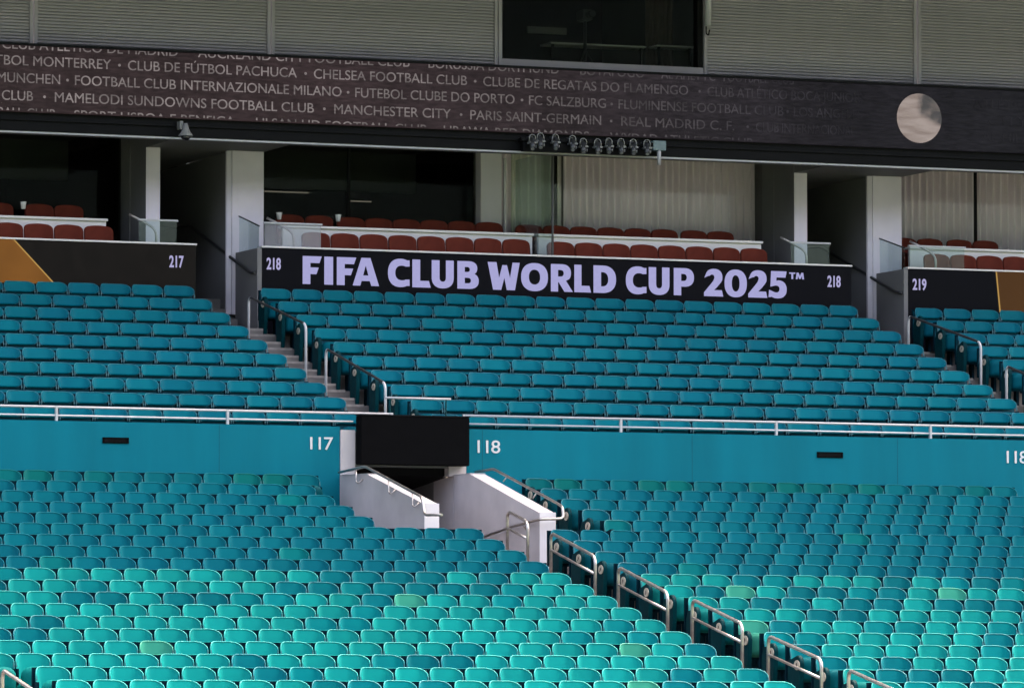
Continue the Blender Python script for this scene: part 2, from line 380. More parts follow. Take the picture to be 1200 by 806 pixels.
wall_vent(26.53, 26.95, 5.845, 5.935, wall_l); wall_vent(38.475, 38.935, 5.83, 5.922, wall_r)
for x in (28.4,): MB().box(x, x + .006, YF - .0015, YF + .01, 4.6, 6.16).build("panel_joint", M['shell'], wall_l)
for x in (32.73, 36.3, 39.9): MB().box(x, x + .006, YF - .0015, YF + .01, 4.6, 6.16).build("panel_joint", M['shell'], wall_r)

# white two-bar railing on the teal walls
def wall_rail(x0, x1, posts, lower_end, label):
    r = empty("wall_railing", label, "railing", (x0, YW + .05, 6.17))
    X = lambda x: x - x0
    t = MB(); t.tube([(0, 0, .215), (X(x1), 0, .215)], .019); t.build("top_bar", M['whiterail'], r)
    t = MB(); t.tube([(0, 0, .085), (X(lower_end), 0, .085)], .016); t.build("lower_bar", M['whiterail'], r)
    for p in posts:
        t = MB(); t.box(X(p) - .02, X(p) + .02, -.024, .024, 0, .23); t.build("post", M['whiterail'], r, bevel=.004)
wall_rail(18.3, 31.28, [20.35, 23.09, 25.83, 28.57, 31.25], 30.62, "white two-bar railing on the teal wall left of the black panel")
wall_rail(32.44, 43.4, [32.46, 35.12, 37.81, 40.54, 43.2], 43.4, "white two-bar railing on the teal wall right of the black panel")
b = empty("guard_bar", "short white guard bar above the black panel at the stair foot", "railing", (31.3, YW + .45, 5.6))
MB().tube([(0, 0, 1.06), (1.1, 0, 1.06)], .018).build("bar", M['whiterail'], b)
for x in (.08, 1.02): MB().tube([(x, 0, 0), (x, 0, 1.05)], .012).build("post", M['panel'], b)

# tunnel mouth (vomitory)
tm = empty("tunnel_mouth", "dark tunnel mouth with white jambs between teal walls", "tunnel", (30.37, YW, 3.6))
def part(name, m, parent, fn, bevel=0.):
    q = MB(); fn(q); o = q.build(name, m, parent, bevel); o.matrix_parent_inverse = Matrix.Translation(-parent.location) if parent.type == 'EMPTY' else Matrix(); return o
part("jamb", M['offwhite'], tm, lambda q: q.box(30.373, 30.62, YW - .06, YW + .3, 3.6, 6.12), .006)
part("jamb", M['offwhite'], tm, lambda q: q.box(32.17, 32.46, YW - .06, YW + .3, 5.43, 6.24), .006)
part("lintel", M['darkgrey'], tm, lambda q: q.box(30.623, 32.168, YW - .03, YW + .12, 5.56, 6.1))  # lintel and ceiling slab coloured dark to carry the recess's shade
part("side_wall", M['offwhite'], tm, lambda q: q.box(32.25, 32.46, YW - .035, YW + .8, 2.4, 5.425))
part("inner_wall", M['greywall'], tm, lambda q: q.box(32.25, 32.46, YW + .801, YW + 6, 2.4, 5.425))  # deeper stretch of the same wall, tunnel shade put into its colour
part("side_wall", M['offwhite'], tm, lambda q: q.box(30.373, 30.6, YW + .301, YW + 6, 2.4, 5.425))
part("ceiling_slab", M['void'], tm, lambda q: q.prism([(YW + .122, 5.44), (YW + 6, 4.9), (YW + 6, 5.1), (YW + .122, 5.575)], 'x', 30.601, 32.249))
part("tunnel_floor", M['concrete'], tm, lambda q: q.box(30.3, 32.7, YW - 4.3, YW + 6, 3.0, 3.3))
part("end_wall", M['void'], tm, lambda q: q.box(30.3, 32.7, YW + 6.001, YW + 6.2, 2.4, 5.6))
bp = empty("black_panel", "plain black cloth panel covering the tunnel head", "panel", (30.6, YW - .3, 5.58))
part("cloth", M['blackcloth'], bp, lambda q: q.box(30.625, 32.42, YW - .30, YW - .065, 5.585, 6.335), .008)
part("top_batten", M['black'], bp, lambda q: q.box(30.62, 32.425, YW - .305, YW - .06, 6.337, 6.355))

# sloped parapets either side of the tunnel
def parapet(x0, x1, pts, ye, label):
    o = empty("sloped_parapet", label, "wall", (x0, ye, 3.6))
    part("wall_body", M['offwhite'], o, lambda q: q.prism(pts, 'x', x0, x1))
    # capping and end in separate whites, each toned for the light its face takes
    cap = pts[1:-2]; (ye2, zt2) = pts[-2]
    def c(q):
        up = [(y - .003, z + .016) for y, z in cap]
        q.prism([(p[0], p[1] + .002) for p in cap] + up[::-1], 'x', x0 - .004, x1 + .004)
    part("white_capping", M['capping'], o, c)
    part("white_end", M['whitepaint'], o, lambda q: q.box(x0 - .004, x1 + .004, ye2 - .02, ye2 - .002, pts[-1][1], zt2 + .012))
    return o
parapet(30.375, 30.60, [(YW - .055, 3.3), (YW - .055, 5.41), (81.05, 5.385), (78.65, 4.85), (78.65, 3.3)], 78.65, "pale sloped parapet left of the tunnel with a capped white end")
parapet(32.25, 32.5, [(YW - .055, 3.3), (YW - .055, 5.44), (81.55, 5.44), (78.72, 4.745), (78.72, 3.3)], 78.72, "pale sloped parapet right of the tunnel, taller white end")

# parapet handrails
def rail_obj(name, label, paths, m, r, brackets=(), cat="handrail", group=None, wall_dx=.0):
    base = Vector(paths[0][0][0]); o = empty(name, label, cat, base, group)
    for nm, p, rad, mm in [(q[1], q[0], q[2], q[3]) for q in paths]:
        part(nm, mm, o, lambda q: q.tube(p, rad, 12))
    for p in brackets: part("bracket", m, o, lambda q: q.tube(p, .011, 8))
    return o
xh = 30.30
pth = rounded([(xh, 82.1, 5.455), (xh, 80.95, 5.50), (xh, 78.55, 4.95), (xh, 78.45, 4.68), (xh, 77.75, 4.66)], .10)
br = []
for y, z in ((81.35, 5.48), (79.95, 5.27), (78.95, 5.04)):
    br.append(rounded([(xh, y, z - .02), (xh, y, z - .20), (xh, y - .09, z - .23), (xh + .07, y - .1, z - .16)], .04))
rail_obj("wall_handrail", "bent steel handrail on the left sloped parapet", [(pth, "rail", .021, M['steel'])], M['steel'], .02, br)
xo, xi = 32.60, 32.17
pth = rounded([(xo, 82.2, 5.50), (xo, 81.45, 5.52), (xo, 78.95, 4.92), (xo - .02, 78.62, 4.84), (xo - .02, 78.58, 4.66), (xi, 78.5, 4.645), (xi, 79.7, 4.56), (xi, 81.2, 4.40)], .10)
rail_obj("wall_handrail", "steel handrail wrapping round the end of the right sloped parapet", [(pth, "rail", .021, M['steel'])], M['steel'], .02,
         [[(xo, 80.9, 5.38), (xo - .06, 80.9, 5.30)], [(xo, 79.7, 5.09), (xo - .06, 79.7, 5.0)], [(xi, 79.2, 4.58), (xi + .07, 79.2, 4.5)]])

# stair handrails
def stair_rail(X, ya, za, yb, zb, fa, fb, label, mid=True, top=None, post=None, r=.024):
    top = top or M['steel']; post = post or M['steel']
    o = empty("stair_handrail", label, "handrail", (X, yb, fb), "stair handrails")
    A = [(X, ya, fa), (X, ya, za), (X, yb, zb), (X, yb, fb)]
    full = rounded(A, .13, 7); n = 8
    part("post", post, o, lambda q: q.tube(full[:n], r, 10)); part("top_rail", top, o, lambda q: q.tube(full[n - 1:n + 2] if False else full[n - 1:-(n - 1)], r, 10)); part("post", post, o, lambda q: q.tube(full[-n:], r, 10))
    if mid: part("mid_rail", top, o, lambda q: q.tube([(X, ya - .005, za - .25), (X, yb + .005, zb - .25)], r * .8, 10))
    for y, z in ((ya, fa), (yb, fb)): part("foot_plate", post, o, lambda q: q.tube([(X, y, z - .004), (X, y, z + .012)], .05, 12))
    return o
def fl(y): 
    k = (YW - y) / DL - .4; return ztop(k) - H - .06
XR = 31.5
for i, (ya, za, yb, zb, lab) in enumerate([
    (78.15, 4.745, 77.35, 4.56, "short steel handrail beside the right sloped parapet"),
    (76.46, 4.375, 74.80, 3.985, "first full steel handrail down the lower stairs from the parapet"),
    (73.96, 3.815, 72.22, 3.42, "second steel handrail down the lower stairs from the parapet"),
    (71.38, 3.31, 69.72, 2.95, "third steel handrail down the lower stairs from the parapet"),
    (68.88, 2.78, 67.22, 2.45, "fourth steel handrail down the lower stairs from the parapet"),
    (66.40, 2.31, 64.75, 1.98, "lowest steel handrail on the lower stairs, cut by the frame")]):
    stair_rail(XR, ya, za, yb, zb, fl(ya), fl(yb), lab)
stair_rail(20.1, 66.2, 2.275, 64.5, 1.93, fl(66.2), fl(64.5), "steel handrail in the bottom left corner, standing alone")
def ful(y): 
    j = (y - YW) / DU - .6; return utop(j) - H
for X, y0, lab in ((31.42, 0, "beside board 217"), (31.42 + PER, -.05, "beside board 219")):  # dark top bars: shade of the underside put into the colour
    stair_rail(X, 89.5 + y0, 8.70, 86.7 + y0, 8.06, ful(89.5), ful(86.7), "higher upper stair rail with white posts below " + ("board 217" if X < 35 else "board 219"), False, M['darksteel'], M['whiterail'], .022)
    stair_rail(X, 85.75 + y0, 7.61, 83.05 + y0, 6.90, ful(85.75), ful(83.05), "lower upper stair rail with white posts below " + ("board 217" if X < 35 else "board 219"), False, M['darksteel'], M['whiterail'], .022)

# ------------------------------------------------------------------ stadium seats
def back_mesh(name, W, z0, z1, r, m, round_bottom=False, flange=.07, nx=16, nz=9):
    q = MB()
    def half(z, side):
        """half width at height z; the shells are cut rounder on one upper corner than on the other"""
        rx = r * (1.45 if side > 0 else .75); w = W
        if z > z1 - r: w = W - rx + rx * math.sqrt(max(0, 1 - ((z - z1 + r) / r) ** 2))
        if round_bottom and z < z0 + r * .8:
            rb = r * .8; w = W - rb + math.sqrt(max(0, rb * rb - ((z0 + rb) - z) ** 2))
        return w
    def yy(x, z):
        t = abs(x) / W
        return (z - z1) * .16 - flange * max(0, (t - .55) / .45) ** 2
    def zz(v): return z0 + (z1 - z0) * (1 - (1 - v) ** 1.7)
    def fr(u, v): z = zz(v); x = (2 * u - 1) * half(z, u - .5); return (x, yy(x, z), z)
    def bk(u, v): z = zz(v); x = (2 * u - 1) * half(z, u - .5); return (x, yy(x, z) + .014, z)
    A = q.grid(fr, nx, nz); B = q.grid(bk, nx, nz)
    loop = lambda V: V[0][:] + [r_[-1] for r_ in V[1:]] + V[-1][-2::-1] + [r_[0] for r_ in V[-2:0:-1]]
    la, lb = loop(A), loop(B)
    for i in range(len(la)): q.face([la[i], la[(i + 1) % len(la)], lb[(i + 1) % len(la)], lb[i]])
    # rolled rim along the sides and top
    rim = [Vector(r_[0].co) for r_ in A] + [Vector(v.co) for v in A[-1][1:]] + [Vector(r_[-1].co) for r_ in A[-2::-1]]
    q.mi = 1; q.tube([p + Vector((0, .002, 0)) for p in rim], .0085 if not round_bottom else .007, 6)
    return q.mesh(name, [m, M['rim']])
def pan_mesh(name, W, z0, z1, yc, dep, m):
    q = MB()
    def outline(s):
        pts = []; r = .13 * s
        w, h0, h1 = W * s, (z1 + z0) / 2 - (z1 - z0) / 2 * s, (z1 + z0) / 2 + (z1 - z0) / 2 * s
        rb = .05 * s
        for cx, cz, a0, rr in ((w - rb, h0 + rb, -90, rb), (w - r, h1 - r, 0, r), (-w + r, h1 - r, 90, r), (-w + rb, h0 + rb, 180, rb)):
            for i in range(5): a = R(a0 + 90 * i / 4); pts.append((cx + rr * math.cos(a), cz + rr * math.sin(a)))
        return pts
    rings = []
    for s, d in ((.9, .10), (1, .07), (1.0, 0), (.975, -.4), (.90, -.72), (.72, -.92), (.4, -1.)):
        rings.append([q.bm.verts.new((x, yc + dep * d, z)) for x, z in outline(s)])
    n = len(rings[0])
    for A, B in zip(rings, rings[1:]):
        for i in range(n):
            f = q.face([A[i], A[(i + 1) % n], B[(i + 1) % n], B[i]]); f.smooth = True
    q.face(rings[0]); f = q.face(rings[-1])
    return q.mesh(name, m)
def bracket_mesh(name, P, W, zt, mats):
    q = MB()
    for s in (-1, 1):
        x = s * (W - .004)
        q.mi = 0; q.box(x - .014, x + .014, -.16, -.05, zt - .40, zt - .19)
        q.mi = 1; q.box(x - .004, x + .004, -.10, -.085, zt - .20, zt - .11); q.box(x - .008, x + .008, -.112, -.09, zt - .165, zt - .148)
    q.mi = 0; q.box(-P / 2 + .006, P / 2 - .006, -.04, .0, .30, .36)
    for a, b in ((-P / 2 + .001, -W + .08), (W - .15, P / 2 - .001)): q.box(a, b, .018, .05, .30, zt - .008)  # dark plates added behind the corners to fill the gaps with shade
    q.box(-.025, .025, -.1, .02, 0, .30)
    return q.mesh(name, mats)
def end_panel_mesh(name, zt, ks=1.):
    """aisle-end standard: a tall rounded plate seen from the stairs"""
    q = MB(); pts = [(-.10, .02), (-.10, zt - .30), (-.17, zt - .20)]
    pts += [(-.42 + .10 * math.cos(R(a)), zt - .255 + .115 * math.sin(R(a))) for a in range(90, 181, 15)]
    pts += [(-.50, zt - .55), (-.46, .02)]
    q.prism([(y_ * ks, z_) for y_, z_ in pts], 'x', -.03, .03)
    return q.mesh(name, M['panel'], .008)
def plaque_mesh(name, zt, r=.066, ks=1.):
    q = MB(); q.mi = 0; q.disc((-.031, -.40 * ks, zt - .27), r, (-1, 0, 0), .008, 20, 1.3)
    q.mi = 1; q.disc((-.0395, -.40 * ks, zt - .262), r * .36, (-1, 0, 0), .003, 12, .7); q.disc((-.0395, -.375 * ks, zt - .292), r * .2, (-1, 0, 0), .003, 8)
    return q.mesh(name, [M['plaque'], M['plaque_mark']])

WL = PL / 2 - .016
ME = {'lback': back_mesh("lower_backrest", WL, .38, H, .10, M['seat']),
      'lpan': pan_mesh("lower_pan", WL - .02, .34, H - .165, -.24, .12, M['pan']),
      'lbr': bracket_mesh("lower_bracket", PL, WL, H, [M['bracket'], M['hinge']]),
      'lend': end_panel_mesh("lower_end_panel", H, .94), 'lpl': plaque_mesh("lower_plaque", H)}
WU = PU / 2 - .014
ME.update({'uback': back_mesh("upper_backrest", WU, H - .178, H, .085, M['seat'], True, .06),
           'ushell': MB().box(-PU / 2 + .004, PU / 2 - .004, .01, .03, .30, H - .05).mesh("upper_shell", M['shell'], .01),  # dark colour stands in for shade below the upper backs
           'upan': pan_mesh("upper_pan", WU - .03, .30, H - .235, -.24, .12, M['pan']),
           'ubr': bracket_mesh("upper_bracket", PU, WU, H - .02, [M['bracket'], M['hinge']]),
           'uend': end_panel_mesh("upper_end_panel", H - .02, .72), 'upl': plaque_mesh("upper_plaque", H - .02, .056, .74)})

def place_seat(kind, x, y, z, col, label, group, cat, end=None):
    nm = {'l': "stadium_seat", 'u': "balcony_seat"}[kind]
    e = empty(nm, label, cat, (x, y, z), group)
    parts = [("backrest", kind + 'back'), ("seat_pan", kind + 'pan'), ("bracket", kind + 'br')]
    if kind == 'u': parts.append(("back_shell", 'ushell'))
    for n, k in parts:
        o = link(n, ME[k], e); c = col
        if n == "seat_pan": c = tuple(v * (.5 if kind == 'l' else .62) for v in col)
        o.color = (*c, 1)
    e.rotation_euler = (R(random.uniform(-.8, .8)), 0, R(random.uniform(-1.1, 1.1)))
    if end:
        P = PL if kind == 'l' else PU
        o = link("end_panel", ME[kind + 'end'], e, (end * P / 2, 0, 0))
        if end > 0: o.scale = (1, .8, .74)
        if end < 0: link("plaque", ME[kind + 'pl'], o)
    return e

def jit(c, a=.1): f = 1 + random.uniform(-a, a); return tuple(v * f for v in c)
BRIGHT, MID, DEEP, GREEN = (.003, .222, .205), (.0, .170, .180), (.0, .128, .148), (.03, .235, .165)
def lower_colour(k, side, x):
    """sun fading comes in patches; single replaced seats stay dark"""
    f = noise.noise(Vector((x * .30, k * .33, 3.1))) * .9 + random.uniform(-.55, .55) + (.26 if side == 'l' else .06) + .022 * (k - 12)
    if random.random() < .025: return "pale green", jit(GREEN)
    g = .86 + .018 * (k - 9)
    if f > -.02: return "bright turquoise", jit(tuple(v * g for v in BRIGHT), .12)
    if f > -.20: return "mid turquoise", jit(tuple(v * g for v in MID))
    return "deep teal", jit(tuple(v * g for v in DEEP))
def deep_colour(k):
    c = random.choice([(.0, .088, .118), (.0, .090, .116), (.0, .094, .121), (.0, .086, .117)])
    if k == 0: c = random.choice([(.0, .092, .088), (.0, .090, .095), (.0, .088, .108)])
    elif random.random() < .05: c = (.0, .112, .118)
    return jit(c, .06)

# which seats of a lower row are in the picture (first and last seat centre, by row)
def lower_row(k):
    """[(side, x centre, ordinal from the stairs)]"""
    out = []
    le = 29.55 if 1 <= k <= 4 else (29.92 if k == 0 else AL)
    rs = {0: 33.30}.get(k, 33.2 if k <= 4 else AR)
    y = yl(k)
    def vis(x, m=.3 if k >= 9 else 3.0):
        # the strip of the stand that the photograph takes in at this distance
        a = math.atan2(x, y) - R(22); return abs(math.tan(a)) < 600 / 6667. + m / y
    n = 1; x = le - PL / 2
    while x > 5:
        if k >= 17 and x < 20.9 + PL / 2: break
        if vis(x): out.append(('l', x, n))
        elif x < le - 5: break
        x -= PL; n += 1
    n = 1; x = rs + PL / 2; lim = 41.75 if k <= 4 else 42.95
    while x < lim:
        if vis(x): out.append(('r', x, n))
        x += PL; n += 1
    return out

def lower_label(cname, side, n, k, deep):
    if side == 'l': return f"{cname} seat, {ORD[n]} left of the lower stairs, {ORD[k + 1]} row below the teal wall"
    return f"{cname} seat, {ORD[n]} right of the lower stairs, {ORD[k + 1]} row below the teal wall"
stuff_bm = bmesh.new()
sb_mesh = {}
n_ind = 0
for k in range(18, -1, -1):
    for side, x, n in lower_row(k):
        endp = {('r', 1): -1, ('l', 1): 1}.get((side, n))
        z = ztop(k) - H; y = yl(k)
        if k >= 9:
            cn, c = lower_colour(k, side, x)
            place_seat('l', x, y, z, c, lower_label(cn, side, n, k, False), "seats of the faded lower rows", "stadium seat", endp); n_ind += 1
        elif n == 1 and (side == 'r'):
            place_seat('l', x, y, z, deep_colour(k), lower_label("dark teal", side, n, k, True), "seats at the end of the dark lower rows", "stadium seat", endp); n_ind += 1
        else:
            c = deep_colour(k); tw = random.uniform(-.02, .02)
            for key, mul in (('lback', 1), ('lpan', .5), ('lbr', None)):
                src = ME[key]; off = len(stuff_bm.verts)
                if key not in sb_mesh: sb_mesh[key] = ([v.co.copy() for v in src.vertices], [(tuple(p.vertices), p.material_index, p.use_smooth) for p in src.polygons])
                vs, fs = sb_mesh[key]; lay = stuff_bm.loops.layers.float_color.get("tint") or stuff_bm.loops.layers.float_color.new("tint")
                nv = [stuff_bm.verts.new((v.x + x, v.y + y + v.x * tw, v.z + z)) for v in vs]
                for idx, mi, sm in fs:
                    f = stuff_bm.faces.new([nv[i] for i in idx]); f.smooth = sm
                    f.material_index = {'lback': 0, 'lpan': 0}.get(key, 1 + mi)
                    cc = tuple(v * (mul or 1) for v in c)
                    if key == 'lback' and mi == 1: cc = tuple(v * 1.12 + .006 for v in cc)  # rim highlight painted into the tint
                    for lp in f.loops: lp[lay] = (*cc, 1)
me = bpy.data.meshes.new("unfaded_lower_seats"); stuff_bm.to_mesh(me); stuff_bm.free()
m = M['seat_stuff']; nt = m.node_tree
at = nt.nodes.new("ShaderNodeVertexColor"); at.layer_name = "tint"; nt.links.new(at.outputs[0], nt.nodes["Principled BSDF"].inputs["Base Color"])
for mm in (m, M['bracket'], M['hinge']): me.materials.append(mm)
tag(link("unfaded_seats", me), "rows of dark teal seats below the teal wall", "stadium seats", kind='stuff')

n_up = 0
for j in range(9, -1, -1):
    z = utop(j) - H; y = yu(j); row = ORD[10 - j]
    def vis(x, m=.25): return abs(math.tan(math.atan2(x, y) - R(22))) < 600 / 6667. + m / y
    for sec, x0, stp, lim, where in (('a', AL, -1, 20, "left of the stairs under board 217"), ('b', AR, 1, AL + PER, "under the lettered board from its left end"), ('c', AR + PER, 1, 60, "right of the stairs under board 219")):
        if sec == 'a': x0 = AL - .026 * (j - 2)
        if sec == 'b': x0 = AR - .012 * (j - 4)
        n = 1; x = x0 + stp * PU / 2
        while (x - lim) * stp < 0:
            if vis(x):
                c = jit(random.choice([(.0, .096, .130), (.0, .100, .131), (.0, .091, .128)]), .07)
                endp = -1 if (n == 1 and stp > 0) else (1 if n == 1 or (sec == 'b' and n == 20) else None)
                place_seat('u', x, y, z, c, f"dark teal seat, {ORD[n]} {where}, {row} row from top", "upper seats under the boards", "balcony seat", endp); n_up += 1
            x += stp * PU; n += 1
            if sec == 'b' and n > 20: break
print("lower individual", n_ind, "upper", n_up)

# ------------------------------------------------------------------ display boards
def glyphs():
    """heavy capitals and figures, capital height 1, as lists of closed outlines (the first is the outside)"""
    def el(cx, cy, rx, ry, a0=0, a1=360, n=40, p=2.3):
        o = []
        for i in range(n + (0 if abs(a1 - a0) == 360 else 1)):
            a = R(a0 + (a1 - a0) * i / n); c, s = math.cos(a), math.sin(a)
            o.append((cx + rx * math.copysign(abs(c) ** (2 / p), c), cy + ry * math.copysign(abs(s) ** (2 / p), s)))
        return o
    G = {}
    G['F'] = [[(0, 0), (.40, 0), (.40, .36), (.72, .36), (.84, .60), (.40, .60), (.40, .76), (.88, .76), (1, 1), (0, 1)]]
    G['I'] = [[(0, 0), (1, 0), (1, 1), (0, 1)]]
    G['A'] = [[(0, 0), (.28, 0), (.335, .17), (.655, .17), (.71, 0), (1, 0), (.67, 1), (.33, 1)], [(.39, .37), (.60, .37), (.495, .74)]]
    G['L'] = [[(0, 0), (1, 0), (.90, .24), (.42, .24), (.42, 1), (0, 1)]]
    G['O'] = [el(.5, .5, .5, .51), el(.5, .5, .215, .27)]
    G['0'] = [el(.5, .5, .5, .51), el(.5, .5, .18, .30)]
    G['C'] = [[(.97, .74)] + [(.97, .96)] + el(.56, .5, .56, .51, 62, 298, 30) + [(.97, .04), (.97, .27)] + el(.63, .5, .31, .265, 300, 60, 20)]
    G['U'] = [[(0, 1), (0, .38)] + el(.5, .38, .5, .39, 180, 360, 24) + [(1, 1), (.65, 1), (.65, .38)] + el(.5, .38, .15, .15, 360, 180, 14) + [(.35, 1)]]
    G['D'] = [[(0, 0), (.40, 0)] + el(.40, .5, .60, .5, -90, 90, 24) + [(0, 1)], [(.33, .24), (.40, .24)] + el(.40, .5, .26, .26, -90, 90, 16) + [(.33, .76)]]
    G['B'] = [[(0, 0), (.55, 0)] + el(.55, .29, .45, .29, -90, 62, 16) + el(.52, .745, .41, .255, -55, 90, 16) + [(0, 1)],
              [(.34, .20), (.50, .20)] + el(.50, .30, .14, .10, -90, 90, 10) + [(.34, .40)], [(.34, .61), (.47, .61)] + el(.47, .70, .12, .09, -90, 90, 10) + [(.34, .79)]]
    G['P'] = [[(0, 0), (.36, 0), (.36, .32), (.54, .32)] + el(.54, .66, .46, .34, -90, 90, 20) + [(0, 1)], [(.36, .53), (.48, .53)] + el(.48, .66, .17, .13, -90, 90, 12) + [(.36, .79)]]
    G['R'] = [[(0, 0), (.32, 0), (.32, .34), (.36, .34), (.62, 0), (1, 0), (.68, .40)] + el(.49, .68, .42, .32, -40, 90, 20) + [(0, 1)], [(.32, .55), (.43, .55)] + el(.43, .67, .16, .12, -90, 90, 12) + [(.32, .79)]]
    G['W'] = [[(0, 1), (.27, 1), (.355, .42), (.46, .90), (.60, .90), (.70, .42), (.78, 1), (1, 1), (.85, 0), (.60, 0), (.52, .46), (.42, 0), (.17, 0)]]
    G['2'] = [[(0, 0), (1, 0), (.93, .23), (.52, .23)] + [(.70, .36), (.88, .52)] + el(.52, .70, .44, .31, -15, 148, 24) + [(.02, .68)] + [(.20, .74)] + el(.42, .70, .13, .10, 150, -10, 10) + [(.50, .58), (.36, .45), (0, .14)]]
    G['5'] = [[(.14, 1), (.96, 1), (.90, .77), (.42, .77), (.41, .64)] + el(.48, .33, .48, .335, 88, -125, 26) + [(0, .03), (.03, .30)] + el(.40, .34, .19, .13, -110, 110, 14) + [(.10, .42)]]
    G['T'] = [[(.36, 0), (.64, 0), (.64, .8), (1, .8), (1, 1), (0, 1), (0, .8), (.36, .8)]]
    G['M'] = [[(0, 0), (.2, 0), (.24, .6), (.42, .05), (.58, .05), (.76, .6), (.8, 0), (1, 0), (.9, 1), (.68, 1), (.5, .42), (.32, 1), (.1, 1)]]
    return G
GL = glyphs()
def heavy_letters(name, items, m, parent, y, depth=.006):
    cu = bpy.data.curves.new(name, 'CURVE'); cu.dimensions = '2D'; cu.fill_mode = 'BOTH'; cu.extrude = depth
    for ch, x0, x1, z0, cap in items:
        for ol in GL[ch]:
            sp = cu.splines.new('POLY'); sp.points.add(len(ol) - 1); sp.use_cyclic_u = True
            for p, (gx, gz) in zip(sp.points, ol): p.co = (x0 + gx * (x1 - x0), z0 + gz * cap, 0, 1)
    ob = bpy.data.objects.new("tmp", cu); COL.objects.link(ob); dg = bpy.context.evaluated_depsgraph_get(); dg.update()
    me = bpy.data.meshes.new_from_object(ob.evaluated_get(dg)); bpy.data.objects.remove(ob); bpy.data.curves.remove(cu)
    for v in me.vertices: v.co = Vector((v.co.x, y - v.co.z, v.co.y))
    me.materials.clear(); me.materials.append(m); me.name = name
    return link(name, me, parent)

def board(x0, x1, label, m):
    o = MB().box(x0, x1, YB, YB + .09, 8.2, 9.67).build("display_board", m, bevel=.004); tag(o, label, "display board")
    MB().box(x0 - .005, x1 + .01, YB - .03, YB + .16, 9.672, 9.70).build("ledge", M['counter'], o)
    return o
b218 = board(32.21, 43.3, "long black board with lilac lettering and number 218", M['ledblack'])
heavy_letters("lettering", [(c, a, b, 9.072, .478) for c, a, b in [
    ('F', 32.953, 33.296), ('I', 33.346, 33.503), ('F', 33.574, 33.925), ('A', 33.864, 34.343), ('C', 34.51, 34.916), ('L', 34.958, 35.294), ('U', 35.315, 35.719), ('B', 35.79, 36.183),
    ('W', 36.353, 36.947), ('O', 36.977, 37.476), ('R', 37.535, 37.946), ('L', 37.976, 38.288), ('D', 38.338, 38.761), ('C', 38.951, 39.351), ('U', 39.386, 39.778), ('P', 39.864, 40.247),
    ('2', 40.443, 40.808), ('0', 40.838, 41.264), ('2', 41.295, 41.661), ('5', 41.687, 42.05)]] + [('T', 42.09, 42.205, 9.42, .115), ('M', 42.218, 42.375, 9.42, .115)], M['lilac'], b218, YB - .004)
for a, b_ in ((32.30, 32.555), (42.835, 43.09)): lettering("section_number", [("218", a, b_, 9.30, .20)], M['boardnum'], b218, YB - .004, offset=.022)
b217 = board(22, 31.03, "black board numbered 217 with a slanted gold end", M['ledbrown'])
lettering("section_number", [("217", 30.555, 30.81, 9.285, .20)], M['boardnum'], b217, YB - .004, offset=.022)
MB().prism([(22.01, 8.3), (28.95, 8.3), (28.49, 8.97), (27.80, 9.668), (22.01, 9.668)], 'y', YB - .003, YB + .005).build("gold_graphic", M['gold'], b217)
MB().prism([(28.95, 8.3), (28.98, 8.3), (28.52, 8.97), (27.83, 9.668), (27.80, 9.668), (28.49, 8.97)], 'y', YB - .004, YB + .005).build("gold_edge", M['goldline'], b217)
b219 = board(44.41, 56, "black board numbered 219 with a dull gold end", M['ledblack'])
lettering("section_number", [("219", 44.51, 44.78, 9.295, .20)], M['boardnum'], b219, YB - .004, offset=.022)
MB().prism([(46.33, 8.3), (55.99, 8.3), (55.99, 9.668), (46.19, 9.668)], 'y', YB - .003, YB + .005).build("gold_graphic", M['golddim'], b219)
MB().prism([(46.30, 8.3), (46.33, 8.3), (46.19, 9.668), (46.165, 9.668)], 'y', YB - .004, YB + .005).build("gold_edge", M['goldline'], b219)

